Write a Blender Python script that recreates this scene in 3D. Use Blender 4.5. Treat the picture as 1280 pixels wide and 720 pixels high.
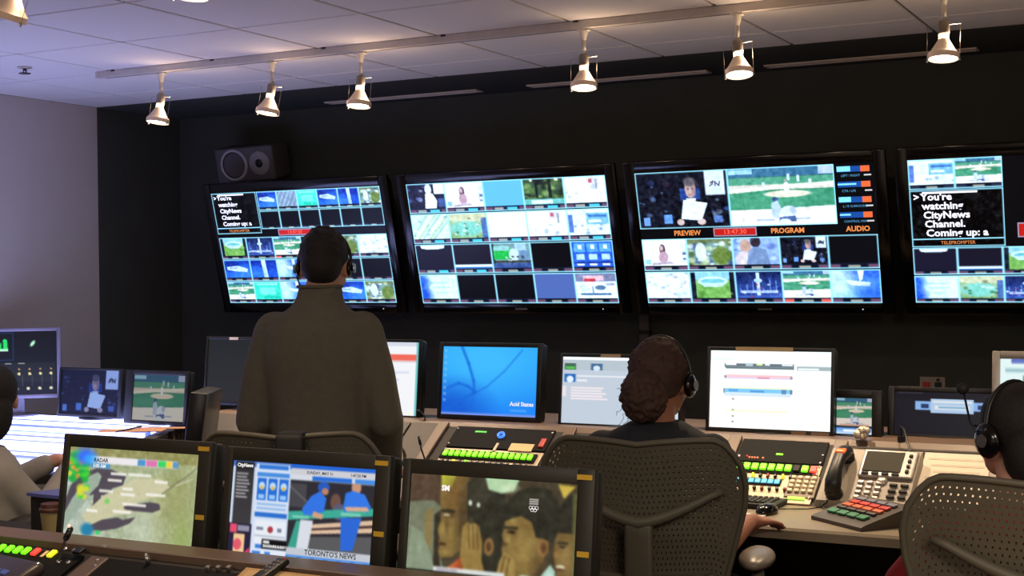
import bpy, bmesh, math, random
import numpy as np
from mathutils import Vector, Matrix, Euler

random.seed(7)
rng = np.random.default_rng(11)
for o in list(bpy.data.objects):
    bpy.data.objects.remove(o)
scene = bpy.context.scene
COL = scene.collection
PI = math.pi

# ------------------------------------------------------------------ camera
EYE = 1.55
FPX = 1716.5
YAW, PITCH, ROLL = (math.radians(a) for a in (27.74, -0.498, -0.641))
FWD = Vector((-math.sin(YAW) * math.cos(PITCH), math.cos(YAW) * math.cos(PITCH), math.sin(PITCH)))
_rt = Vector((math.cos(YAW), math.sin(YAW), 0))
_up = _rt.cross(FWD)
RGT = math.cos(ROLL) * _rt + math.sin(ROLL) * _up
UPV = -math.sin(ROLL) * _rt + math.cos(ROLL) * _up
cam_data = bpy.data.cameras.new('camera')
cam = bpy.data.objects.new('camera', cam_data)
COL.objects.link(cam)
cam.matrix_world = Matrix(((RGT.x, UPV.x, -FWD.x, 0), (RGT.y, UPV.y, -FWD.y, 0), (RGT.z, UPV.z, -FWD.z, EYE), (0, 0, 0, 1)))
cam_data.sensor_width = 36
cam_data.lens = FPX / 1280 * 36
cam_data.clip_start = 0.05
cam_data.clip_end = 100
scene.camera = cam

# ------------------------------------------------------------------ world, exposure, large lights
world = bpy.data.worlds.new('world')
scene.world = world
world.use_nodes = True
world.node_tree.nodes['Background'].inputs[0].default_value = (0.10, 0.11, 0.14, 1)
world.node_tree.nodes['Background'].inputs[1].default_value = 0.3
vs = scene.view_settings
vs.view_transform = 'Standard'
vs.look = 'None'
vs.exposure = 0.0
vs.gamma = 1.0
vs.use_curve_mapping = False


def area_light(name, loc, size, power, color, rot=(0, 0, 0)):
    l = bpy.data.lights.new(name, 'AREA')
    l.shape = 'RECTANGLE'
    l.size, l.size_y = size
    l.energy = power
    l.color = color
    o = bpy.data.objects.new(name, l)
    o.location = loc
    o.rotation_euler = rot
    COL.objects.link(o)
    return o


# added unseen fill lights over the rear half of the room, behind the camera
area_light('rear_fill_light', (-1.2, -1.0, 2.50), (1.2, 0.6), 76, (1.0, 0.88, 0.74))
area_light('rear_fill_light', (1.0, 0.9, 2.50), (1.2, 0.6), 76, (1.0, 0.86, 0.70))


# ------------------------------------------------------------------ layout helpers (plan measured on planes of known depth or height)
def ray(u, v):
    return FWD + RGT * ((u - 640) / FPX) - UPV * ((v - 360) / FPX)


def atY(u, v, Y):
    d = ray(u, v)
    return Vector((0, 0, EYE)) + d * (Y / d.y)


def atZ(u, v, Z):
    d = ray(u, v)
    return Vector((0, 0, EYE)) + d * ((Z - EYE) / d.z)


# ------------------------------------------------------------------ materials
def lin(c):
    return tuple(((x / 255) / 12.92 if x / 255 <= 0.04045 else ((x / 255 + 0.055) / 1.055) ** 2.4) for x in c)


MATS = {}


def mat(name, rgb, rough=0.5, metal=0.0, var=0.12, scale=30.0, bump=0.0, emit=None, estr=0.0, spec=0.5, coat=0.0):
    if name in MATS:
        return MATS[name]
    m = bpy.data.materials.new(name)
    m.use_nodes = True
    nt = m.node_tree
    b = nt.nodes['Principled BSDF']
    c = lin(rgb)
    b.inputs['Roughness'].default_value = rough
    b.inputs['Metallic'].default_value = metal
    b.inputs['Specular IOR Level'].default_value = spec
    b.inputs['Coat Weight'].default_value = coat
    tc = nt.nodes.new('ShaderNodeTexCoord')
    nz = nt.nodes.new('ShaderNodeTexNoise')
    nz.inputs['Scale'].default_value = scale
    nz.inputs['Detail'].default_value = 4
    nt.links.new(tc.outputs['Object'], nz.inputs['Vector'])
    rp = nt.nodes.new('ShaderNodeMapRange')
    rp.inputs['To Min'].default_value = 1 - var
    rp.inputs['To Max'].default_value = 1 + var
    nt.links.new(nz.outputs['Fac'], rp.inputs['Value'])
    mx = nt.nodes.new('ShaderNodeMix')
    mx.data_type = 'RGBA'
    mx.blend_type = 'MULTIPLY'
    mx.inputs['Factor'].default_value = 1
    mx.inputs[6].default_value = (*c, 1)
    nt.links.new(rp.outputs['Result'], mx.inputs[7])
    nt.links.new(mx.outputs[2], b.inputs['Base Color'])
    if bump:
        bp = nt.nodes.new('ShaderNodeBump')
        bp.inputs['Strength'].default_value = bump
        bp.inputs['Distance'].default_value = 0.004
        nt.links.new(nz.outputs['Fac'], bp.inputs['Height'])
        nt.links.new(bp.outputs['Normal'], b.inputs['Normal'])
    if emit:
        b.inputs['Emission Color'].default_value = (*lin(emit), 1)
        b.inputs['Emission Strength'].default_value = estr
    MATS[name] = m
    return m


def screen_mat(name, strength, rough=0.3):
    """lit display: colour comes from the picture stored on the display mesh"""
    if name in MATS:
        return MATS[name]
    m = bpy.data.materials.new(name)
    m.use_nodes = True
    nt = m.node_tree
    b = nt.nodes['Principled BSDF']
    b.inputs['Base Color'].default_value = (0.004, 0.004, 0.005, 1)
    b.inputs['Roughness'].default_value = rough
    b.inputs['Specular IOR Level'].default_value = 0.25
    a = nt.nodes.new('ShaderNodeAttribute')
    a.attribute_name = 'picture'
    nt.links.new(a.outputs['Color'], b.inputs['Emission Color'])
    b.inputs['Emission Strength'].default_value = strength
    MATS[name] = m
    return m


def glow(name, rgb, s):
    return mat(name, rgb, 0.5, var=0.0, emit=rgb, estr=s)


M_CEIL = mat('acoustic_tile', (208, 204, 200), 0.95, var=0.05, scale=160, bump=0.15)
M_GRID = mat('ceiling_grid', (92, 86, 84), 0.8)
M_WHITE = mat('painted_wall', (186, 178, 172), 0.9, var=0.04, scale=8)
M_BLACKWALL = mat('black_paint', (64, 67, 62), 0.9, var=0.15, scale=6, spec=0.2)
M_FLOOR = mat('carpet', (150, 122, 100), 0.95, var=0.3, scale=120, bump=0.4)
M_BLACK = mat('black_plastic', (17, 17, 18), 0.42)
M_BLACKM = mat('matt_black_plastic', (22, 22, 22), 0.7)
M_BEZEL = mat('olive_black_bezel', (38, 37, 30), 0.5)
M_GLOSS = mat('gloss_black', (9, 9, 11), 0.16, var=0.0)
M_SILVER = mat('silver_plastic', (165, 160, 155), 0.35, 0.4)
M_STEEL = mat('brushed_steel', (170, 165, 158), 0.3, 0.9)
M_CHROME = mat('screw_chrome', (230, 225, 215), 0.18, 1.0, var=0.0)
M_TRACK = mat('track_white', (196, 190, 182), 0.5)
M_WOOD = mat('taupe_laminate', (98, 79, 65), 0.45, var=0.08, scale=14)
M_DESK = mat('desk_laminate', (140, 128, 108), 0.4, var=0.06, scale=20)
M_DESKDK = mat('desk_dark', (34, 30, 27), 0.7)
M_PANEL = mat('panel_beige_metal', (176, 160, 138), 0.45, 0.2)
M_PANELDK = mat('panel_black_metal', (13, 13, 13), 0.75, 0.0, spec=0.2)
M_PAPER = mat('paper', (226, 214, 196), 0.9, var=0.05)
M_CREAM = mat('cream_card', (226, 198, 150), 0.8)
M_TAN = mat('tan_card', (190, 152, 104), 0.85)
M_MESH = mat('chair_olive_plastic', (86, 81, 68), 0.55, var=0.05)
M_CHAIRDK = mat('chair_dark_plastic', (40, 37, 33), 0.5, var=0.05)
M_SKIN = mat('skin_light', (196, 146, 122), 0.6, var=0.06)
M_SKIN2 = mat('skin_warm_brown', (158, 104, 80), 0.6, var=0.06)
M_HAIRBK = mat('hair_black', (22, 18, 17), 0.75, var=0.4, scale=90, bump=0.6)
M_HAIRBR = mat('hair_dark_brown', (58, 36, 28), 0.75, var=0.5, scale=60, bump=0.8)
M_YELLOW = mat('yellow_sticker', (204, 164, 44), 0.7)
M_ORANGE = mat('orange_lamp_plastic', (226, 120, 60), 0.3, emit=(255, 120, 50), estr=0.35)


# ------------------------------------------------------------------ mesh helpers
class MB:
    def __init__(self):
        self.bm = bmesh.new()

    def _place(self, vs_, loc, rot):
        M = Matrix.Translation(Vector(loc)) @ (rot.to_4x4() if rot is not None else Matrix.Identity(4))
        bmesh.ops.transform(self.bm, matrix=M, verts=vs_)

    def box(self, loc, size, rot=None, bevel=0.0, seg=2):
        r = bmesh.ops.create_cube(self.bm, size=1.0)
        v = r['verts']
        bmesh.ops.scale(self.bm, vec=size, verts=v)
        if bevel > 0:
            e = list({e for x in v for e in x.link_edges})
            rb = bmesh.ops.bevel(self.bm, geom=e, offset=min(bevel, min(size) * 0.49), segments=seg, affect='EDGES', profile=0.5)
            v = list({x for f in rb['faces'] for x in f.verts} | {x for x in v if x.is_valid})
        self._place(v, loc, rot)
        return self

    def cyl(self, p0, p1, r0, r1=None, seg=16, caps=True):
        p0, p1 = Vector(p0), Vector(p1)
        r1 = r0 if r1 is None else r1
        d = p1 - p0
        r = bmesh.ops.create_cone(self.bm, cap_ends=caps, segments=seg, radius1=r0, radius2=r1, depth=d.length)
        self._place(r['verts'], (p0 + p1) / 2, d.to_track_quat('Z', 'Y').to_matrix())
        return self

    def ball(self, c, r, scale=(1, 1, 1), rot=None, u=16, v=10):
        c = Vector(c)
        nv, nf = self.bm.verts.new, self.bm.faces.new

        def pt(x, y, z):
            p = Vector((x * r * scale[0], y * r * scale[1], z * r * scale[2]))
            return nv((rot @ p if rot is not None else p) + c)
        top, bot = pt(0, 0, 1), pt(0, 0, -1)
        rings = []
        for j in range(1, v):
            a = PI * j / v
            sa, ca = math.sin(a), math.cos(a)
            rings.append([pt(sa * math.cos(2 * PI * k / u), sa * math.sin(2 * PI * k / u), ca) for k in range(u)])
        for k in range(u):
            n = (k + 1) % u
            nf((top, rings[0][k], rings[0][n]))
            nf((bot, rings[-1][n], rings[-1][k]))
            for a, b in zip(rings, rings[1:]):
                nf((a[k], b[k], b[n], a[n]))
        return self

    def cap(self, p0, p1, r0, r1=None):
        r1 = r0 if r1 is None else r1
        self.ball(p0, r0)
        self.ball(p1, r1)
        if (Vector(p1) - Vector(p0)).length > 1e-5:
            self.cyl(p0, p1, r0, r1)
        return self

    def tube(self, pts, r, seg=8, closed=False):
        pts = [Vector(p) for p in pts]
        n = len(pts)
        rings = []
        prev = None
        for i, p in enumerate(pts):
            t = (pts[min(i + 1, n - 1)] - pts[max(i - 1, 0)]).normalized()
            if prev is None:
                a = Vector((0, 0, 1)) if abs(t.z) < 0.9 else Vector((1, 0, 0))
                nrm = (a - a.dot(t) * t).normalized()
            else:
                nrm = (prev - prev.dot(t) * t).normalized()
            prev = nrm
            bn = t.cross(nrm)
            rr = r[i] if isinstance(r, (list, tuple)) else r
            rings.append([self.bm.verts.new(p + rr * (math.cos(2 * PI * k / seg) * nrm + math.sin(2 * PI * k / seg) * bn)) for k in range(seg)])
        for a, b in zip(rings, rings[1:]):
            for k in range(seg):
                self.bm.faces.new((a[k], a[(k + 1) % seg], b[(k + 1) % seg], b[k]))
        self.bm.faces.new(rings[0][::-1])
        self.bm.faces.new(rings[-1])
        return self

    def lathe(self, prof, loc=(0, 0, 0), rot=None, seg=24):
        """prof: (radius, z) list along local Z"""
        rings = []
        vs_ = []
        for r, z in prof:
            ring = [self.bm.verts.new((max(r, 1e-4) * math.cos(2 * PI * k / seg), max(r, 1e-4) * math.sin(2 * PI * k / seg), z)) for k in range(seg)]
            rings.append(ring)
            vs_ += ring
        for a, b in zip(rings, rings[1:]):
            for k in range(seg):
                self.bm.faces.new((a[k], a[(k + 1) % seg], b[(k + 1) % seg], b[k]))
        self._place(vs_, loc, rot)
        return self

    def prism(self, poly, axis, a, b):
        """extrude a 2-D polygon along world axis 0/1/2 from a to b"""
        def P(q, t):
            v = list(q)
            v.insert(axis, t)
            return v
        va = [self.bm.verts.new(P(q, a)) for q in poly]
        vb = [self.bm.verts.new(P(q, b)) for q in poly]
        n = len(poly)
        self.bm.faces.new(va)
        self.bm.faces.new(vb[::-1])
        for i in range(n):
            self.bm.faces.new((va[i], vb[i], vb[(i + 1) % n], va[(i + 1) % n]))
        return self

    def loft(self, rings, closed=True):
        """rings: list of (center, rx, ry) or with a power; horizontal super-ellipses"""
        out = []
        seg = 28
        for (c, rx, ry) in rings:
            ring = []
            for k in range(seg):
                a = 2 * PI * k / seg
                ca, sa = math.cos(a), math.sin(a)
                pw = 0.82
                ring.append(self.bm.verts.new((c[0] + rx * math.copysign(abs(ca) ** pw, ca), c[1] + ry * math.copysign(abs(sa) ** pw, sa), c[2])))
            out.append(ring)
        for a, b in zip(out, out[1:]):
            for k in range(seg):
                self.bm.faces.new((a[k], a[(k + 1) % seg], b[(k + 1) % seg], b[k]))
        self.bm.faces.new(out[0][::-1])
        self.bm.faces.new(out[-1])
        return self

    def build(self, name, material, parent=None, smooth=False, angle=None):
        me = bpy.data.meshes.new(name)
        bmesh.ops.recalc_face_normals(self.bm, faces=self.bm.faces)
        self.bm.to_mesh(me)
        self.bm.free()
        me.materials.append(material)
        if smooth:
            me.shade_smooth()
        elif angle:
            me.shade_smooth()
            try:
                me.set_sharp_from_angle(angle=math.radians(angle))
            except Exception:
                pass
        o = bpy.data.objects.new(name, me)
        COL.objects.link(o)
        if parent is not None:
            o.parent = parent
        return o


def tag(o, label=None, cat=None, group=None, kind=None):
    if label:
        o['label'] = label
    if cat:
        o['category'] = cat
    if group:
        o['group'] = group
    if kind:
        o['kind'] = kind
    return o


def thing(name, label, cat, loc=(0, 0, 0), rz=0.0, group=None, rot=None):
    o = bpy.data.objects.new(name, None)
    o.empty_display_size = 0.1
    COL.objects.link(o)
    o.location = loc
    o.rotation_euler = rot if rot is not None else (0, 0, rz)
    return tag(o, label, cat, group)


def part_at(o, loc=None, rot=None):
    if loc is not None:
        o.location = loc
    if rot is not None:
        o.rotation_euler = rot
    return o


def copy_tree(o, parent=None):
    c = o.copy()
    COL.objects.link(c)
    c.parent = parent
    for ch in list(o.children):
        copy_tree(ch, c)
    return c


def organic(name, mb, material, parent, voxel=0.01, smooth=6, fac=0.5):
    """fuse overlapping closed volumes into one continuous skin"""
    o = mb.build(name, material)
    r = o.modifiers.new('r', 'REMESH')
    r.mode = 'VOXEL'
    r.voxel_size = voxel
    s = o.modifiers.new('s', 'SMOOTH')
    s.factor = fac
    s.iterations = smooth
    o.name = name
    o.parent = parent
    PENDING.append((o, o, material, True))
    return o


PENDING = []


def bake_pending():
    """turn the queued letters and fused bodies into plain meshes, in one evaluation"""
    dg = bpy.context.evaluated_depsgraph_get()
    out = [(src, dst, m, sm, bpy.data.meshes.new_from_object(src.evaluated_get(dg))) for src, dst, m, sm in PENDING]
    for src, dst, m, sm, me in out:
        me.materials.clear()
        me.materials.append(m)
        if sm:
            me.shade_smooth()
        me.name = dst.name
        if src is dst:
            dst.modifiers.clear()
        dst.data = me
    for src, dst, m, sm, me in out:
        if src is not dst:
            cu = src.data
            bpy.data.objects.remove(src)
            bpy.data.curves.remove(cu)
    PENDING.clear()


def lettering(text, size, material, parent, loc, rot=(PI / 2, 0, 0), align='LEFT', sx=1.0, name='lettering', bold=0.0):
    """flat letters lying in the parent's XZ plane, facing -Y"""
    cu = bpy.data.curves.new('t', 'FONT')
    cu.body = text
    cu.size = size
    cu.align_x = align
    cu.align_y = 'CENTER'
    cu.offset = bold
    cu.resolution_u = 2
    t = bpy.data.objects.new('t', cu)
    COL.objects.link(t)
    o = bpy.data.objects.new(name, bpy.data.meshes.new(name))
    PENDING.append((t, o, material, False))
    COL.objects.link(o)
    o.parent = parent
    o.location = loc
    o.rotation_euler = rot
    o.scale = (sx, 1, 1)
    return o


# ------------------------------------------------------------------ picture drawing (colours held on the display mesh itself)
class Pic:
    def __init__(self, w, h, bg=(0, 0, 0)):
        self.w, self.h = w, h
        self.a = np.empty((h, w, 3))
        self.a[:] = bg
        self.X, self.Y = np.meshgrid((np.arange(w) + 0.5) / w, (np.arange(h) + 0.5) / h)
        self.win = (0, 0, 1, 1)

    def sub(self, x0, y0, x1, y1):
        self.win = (x0, y0, x1, y1)
        return self

    def _p(self, x, y):
        x0, y0, x1, y1 = self.win
        return x0 + x * (x1 - x0), y0 + y * (y1 - y0)

    def _mix(self, m, c, al=1.0):
        x0, y0, x1, y1 = self.win
        m = m * ((self.X >= x0) & (self.X <= x1) & (self.Y >= y0) & (self.Y <= y1))
        m = (m * al)[..., None]
        self.a = self.a * (1 - m) + np.array(c, float) * m
        return self

    def rect(self, x0, y0, x1, y1, c, al=1.0):
        x0, y0 = self._p(x0, y0)
        x1, y1 = self._p(x1, y1)
        w, h = self.w, self.h
        cx = np.clip(np.minimum((self.X - x0) * w + 0.5, (x1 - self.X) * w + 0.5), 0, 1)
        cy = np.clip(np.minimum((self.Y - y0) * h + 0.5, (y1 - self.Y) * h + 0.5), 0, 1)
        return self._mix(cx * cy, c, al)

    def ell(self, x, y, rx, ry, c, al=1.0, soft=0.12, rot=0.0):
        sx, sy = self.win[2] - self.win[0], self.win[3] - self.win[1]
        x, y = self._p(x, y)
        dx, dy = (self.X - x) / sx, (self.Y - y) / sy
        cr, sr = math.cos(rot), math.sin(rot)
        d = np.sqrt(((dx * cr + dy * sr) / rx) ** 2 + ((-dx * sr + dy * cr) / ry) ** 2)
        return self._mix(np.clip((1 + soft - d) / (2 * soft), 0, 1), c, al)

    def poly(self, pts, c, al=1.0):
        pts = [self._p(*p) for p in pts]
        acc = np.zeros((self.h, self.w))
        for ox in (-0.25, 0.25):
            for oy in (-0.25, 0.25):
                X = self.X + ox / self.w
                Y = self.Y + oy / self.h
                ins = np.zeros_like(acc, bool)
                n = len(pts)
                for i in range(n):
                    xa, ya = pts[i]
                    xb, yb = pts[(i + 1) % n]
                    if ya == yb:
                        continue
                    cnd = ((ya > Y) != (yb > Y)) & (X < (xb - xa) * (Y - ya) / (yb - ya) + xa)
                    ins ^= cnd
                acc += ins / 4
        return self._mix(acc, c, al)

    def line(self, x0, y0, x1, y1, wpx, c, al=1.0):
        x0, y0 = self._p(x0, y0)
        x1, y1 = self._p(x1, y1)
        px, py = self.X * self.w, self.Y * self.h
        ax, ay, bx, by = x0 * self.w, y0 * self.h, x1 * self.w, y1 * self.h
        L2 = (bx - ax) ** 2 + (by - ay) ** 2 + 1e-9
        t = np.clip(((px - ax) * (bx - ax) + (py - ay) * (by - ay)) / L2, 0, 1)
        d = np.hypot(px - ax - t * (bx - ax), py - ay - t * (by - ay))
        return self._mix(np.clip(wpx / 2 - d + 0.5, 0, 1), c, al)

    def path(self, pts, wpx, c, al=1.0):
        for p, q in zip(pts, pts[1:]):
            self.line(*p, *q, wpx, c, al)
        return self

    def grad(self, x0, y0, x1, y1, c0, c1, vert=True):
        X0, Y0 = self._p(x0, y0)
        X1, Y1 = self._p(x1, y1)
        t = np.clip((self.Y - Y0) / (Y1 - Y0) if vert else (self.X - X0) / (X1 - X0), 0, 1)[..., None]
        c = np.array(c0, float) * (1 - t) + np.array(c1, float) * t
        m = ((self.X >= X0) & (self.X <= X1) & (self.Y >= Y0) & (self.Y <= Y1))[..., None]
        self.a = np.where(m, c, self.a)
        return self

    def speck(self, n, cols, x0=0, y0=0, x1=1, y1=1, r=(0.01, 0.04), al=0.7):
        for _ in range(n):
            x = x0 + rng.random() * (x1 - x0)
            y = y0 + rng.random() * (y1 - y0)
            rr = r[0] + rng.random() * (r[1] - r[0])
            self.ell(x, y, rr, rr * (0.7 + rng.random() * 0.9), cols[int(rng.integers(len(cols)))], al, 0.4)
        return self

    def noise(self, amp, cell=1, win=True):
        h2, w2 = max(2, self.h // cell + 2), max(2, self.w // cell + 2)
        n = rng.normal(0, 1, (h2, w2))
        yy = np.linspace(0, h2 - 1.01, self.h)
        xx = np.linspace(0, w2 - 1.01, self.w)
        yi, xi = yy.astype(int), xx.astype(int)
        fy, fx = (yy - yi)[:, None], (xx - xi)[None]
        v = (n[yi][:, xi] * (1 - fy) * (1 - fx) + n[yi + 1][:, xi] * fy * (1 - fx) + n[yi][:, xi + 1] * (1 - fy) * fx + n[yi + 1][:, xi + 1] * fy * fx)
        x0, y0, x1, y1 = self.win
        m = ((self.X >= x0) & (self.X <= x1) & (self.Y >= y0) & (self.Y <= y1))
        self.a = self.a + (v * m * amp)[..., None]
        return self

    def blur(self, n=1):
        for _ in range(n):
            p = np.pad(self.a, ((1, 1), (1, 1), (0, 0)), 'edge')
            self.a = (p[1:-1, 1:-1] * 4 + p[:-2, 1:-1] * 2 + p[2:, 1:-1] * 2 + p[1:-1, :-2] * 2 + p[1:-1, 2:] * 2 + p[:-2, :-2] + p[:-2, 2:] + p[2:, :-2] + p[2:, 2:]) / 16
        return self

    def mesh(self, name, w, h, material, parent, loc=(0, 0, 0)):
        """upright sheet in local XZ, facing -Y, left-top corner at loc"""
        H, W = self.h, self.w
        xs = np.linspace(0, w, W)
        zs = -np.linspace(0, h, H)
        gx, gz = np.meshgrid(xs, zs)
        co = np.stack([gx, np.zeros_like(gx), gz], -1).reshape(-1, 3)
        i = np.arange(H * W).reshape(H, W)
        q = np.stack([i[:-1, :-1], i[1:, :-1], i[1:, 1:], i[:-1, 1:]], -1).reshape(-1, 4)
        me = bpy.data.meshes.new(name)
        me.vertices.add(len(co))
        me.vertices.foreach_set('co', co.ravel())
        me.loops.add(q.size)
        me.loops.foreach_set('vertex_index', q.ravel())
        me.polygons.add(len(q))
        me.polygons.foreach_set('loop_start', np.arange(0, q.size, 4))
        me.update(calc_edges=True)
        me.validate()
        c = np.clip(self.a, 0, 255) / 255
        l = np.where(c <= 0.04045, c / 12.92, ((c + 0.055) / 1.055) ** 2.4)
        at = me.color_attributes.new('picture', 'FLOAT_COLOR', 'POINT')
        at.data.foreach_set('color', np.concatenate([l.reshape(-1, 3), np.ones((H * W, 1))], 1).ravel())
        me.materials.append(material)
        o = bpy.data.objects.new(name, me)
        COL.objects.link(o)
        o.parent = parent
        o.location = loc
        return o

# ================================================================== the room
WL, WR, YB, YR, ZC = -5.86, 2.6, 6.68, -2.6, 2.558
YBLK = 5.97
tag(MB().box(((WL + WR) / 2, (YB + YR) / 2, -0.05), (WR - WL + 0.4, YB - YR + 0.4, 0.1)).build('floor', M_FLOOR), kind='structure')
tag(MB().box((WL - 0.05, (YR + YBLK) / 2, ZC / 2), (0.1, YBLK - YR, ZC)).build('wall_left', M_WHITE), kind='structure')
tag(MB().box((WL - 0.05, (YB + YBLK) / 2, ZC / 2), (0.1, YB - YBLK, ZC)).build('wall_left_black', M_BLACKWALL), kind='structure')
tag(MB().box(((WL + WR) / 2, YB + 0.05, ZC / 2), (WR - WL + 0.2, 0.1, ZC)).build('wall_back', M_BLACKWALL), kind='structure')
tag(MB().box((WR + 0.05, (YB + YR) / 2, ZC / 2), (0.1, YB - YR, ZC)).build('wall_right', M_WHITE), kind='structure')
tag(MB().box(((WL + WR) / 2, YR - 0.05, ZC / 2), (WR - WL + 0.2, 0.1, ZC)).build('wall_rear', M_WHITE), kind='structure')
TY0 = 3.775 - 2 * 0.61
tag(MB().box(((WL + WR) / 2, (YR + TY0) / 2, ZC + 0.05), (WR - WL, TY0 - YR, 0.1)).build('ceiling_rear', M_CEIL), kind='structure')
ceil = tag(MB().box(((WL + WR) / 2, (YBLK + TY0) / 2, ZC + 0.062), (WR - WL, YBLK - TY0, 0.1)).build('ceiling', M_GRID), kind='structure')
tag(MB().box(((WL + WR) / 2, (YBLK + YB) / 2, ZC + 0.05), (WR - WL, YB - YBLK, 0.1)).build('ceiling_black_border', M_BLACKWALL), kind='structure')
tag(MB().box(((WL + WR) / 2, YB - 0.006, 0.05), (WR - WL, 0.012, 0.1)).build('baseboard_back', M_BLACKM), kind='structure')
xl = [WL] + [-1.112 - 0.61 * k for k in range(7, -7, -1)]
xl = [x for x in xl if x < WR] + [WR]
yl = [TY0 + 0.61 * k for k in range(6)] + [YBLK]
tile_cache = {}
for i in range(len(xl) - 1):
    for j in range(len(yl) - 1):
        w, d = xl[i + 1] - xl[i] - 0.012, yl[j + 1] - yl[j] - 0.012
        key = (round(w, 3), round(d, 3))
        cx, cy = (xl[i] + xl[i + 1]) / 2, (yl[j] + yl[j + 1]) / 2
        if key not in tile_cache:
            t = MB().box((0, 0, 0.006), (w, d, 0.012), bevel=0.003, seg=1).build('ceiling_tile', M_CEIL, ceil)
            tile_cache[key] = t.data
        else:
            t = bpy.data.objects.new('ceiling_tile', tile_cache[key])
            COL.objects.link(t)
            t.parent = ceil
        t.location = (cx, cy, ZC)

# slot diffusers set in the black border
for x0, x1, lab in ((-4.60, -3.60, 'long pale slot diffuser in black ceiling, leftmost of three'),
                    (-3.30, -2.30, 'long pale slot diffuser in black ceiling, middle of three'),
                    (-2.01, -1.02, 'long pale slot diffuser in black ceiling, rightmost of three')):
    r = thing('slot_diffuser', lab, 'air vent', ((x0 + x1) / 2, 6.50, ZC), group='slot diffusers along the black wall')
    w = x1 - x0
    mb = MB()
    for s in (-1, 1):
        mb.box((0, s * 0.034, -0.004), (w, 0.012, 0.008), bevel=0.002)
        mb.box((s * (w / 2 - 0.006), 0, -0.004), (0.012, 0.056, 0.008), bevel=0.002)
    mb.build('frame', mat('diffuser_grey', (196, 186, 170), 0.5), r)
    MB().box((0, 0, -0.001), (w - 0.02, 0.06, 0.002)).build('backing', M_BLACKM, r)
    for s in (-0.018, 0, 0.018):
        MB().box((0, s, -0.004), (w - 0.03, 0.006, 0.006)).build('vane', mat('diffuser_grey', (196, 186, 170)), r)

# sprinkler
p = atZ(31, 89, ZC - 0.02)
r = thing('sprinkler_head', 'small dark pendant sprinkler head on left of white ceiling', 'sprinkler', (p.x, p.y, ZC))
MB().lathe([(0.001, 0), (0.034, 0), (0.034, -0.006), (0.012, -0.010), (0.001, -0.010)]).build('escutcheon', M_TRACK, r, angle=40)
mb = MB().cyl((0, 0, -0.006), (0, 0, -0.018), 0.008)
mb.tube([(-0.008, 0, -0.012), (-0.011, 0, -0.022), (0, 0, -0.03)], 0.0025).tube([(0.008, 0, -0.012), (0.011, 0, -0.022), (0, 0, -0.03)], 0.0025)
mb.build('frame', mat('sprinkler_dark', (60, 56, 66), 0.4, 0.6), r)
MB().lathe([(0.001, -0.028), (0.027, -0.029), (0.027, -0.032), (0.001, -0.032)]).build('deflector', mat('sprinkler_dark', (60, 56, 66)), r)

# ------------------------------------------------------------------ track lighting
TRY = 4.955
TRZ = ZC - 0.034


def track(x0, x1, y, label, clips):
    r = thing('lighting_track', label, 'track', (x0, y, ZC))
    MB().box(((x1 - x0) / 2, 0, -0.017), (x1 - x0, 0.036, 0.034), bevel=0.004).build('rail', M_TRACK, r)
    MB().box(((x1 - x0) / 2, 0, -0.0335), (x1 - x0 - 0.06, 0.012, 0.003)).build('slot', mat('track_slot', (120, 112, 104), 0.6), r)
    MB().box((-0.012, 0, -0.017), (0.026, 0.038, 0.036), bevel=0.005).build('end_cap', M_TRACK, r)
    for cx in clips:
        MB().box((cx - x0, -0.019, -0.004), (0.022, 0.008, 0.008), bevel=0.002).build('clip', M_DESKDK, r)
    return r


track(-4.83, 2.2, TRY, 'long white lighting track on ceiling parallel to black wall', [atZ(u, v, ZC - 0.005).x for u, v in ((150, 90), (273, 77), (406, 61), (555, 45), (722, 28))])
track(-3.9, 1.6, 2.80, 'nearer lighting track on ceiling above the front desk', [-3.2, -2.0])

M_BULB = glow('bulb_neck_glow', (255, 214, 150), 6)
M_LENS = glow('lamp_lens_glow', (255, 236, 205), 11)
M_REFL = mat('lamp_reflector_glass', (176, 160, 148), 0.45, 0.2, emit=(200, 160, 130), estr=0.22)
M_HOLD = mat('lamp_holder', (132, 124, 116), 0.35, 0.7)


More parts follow.
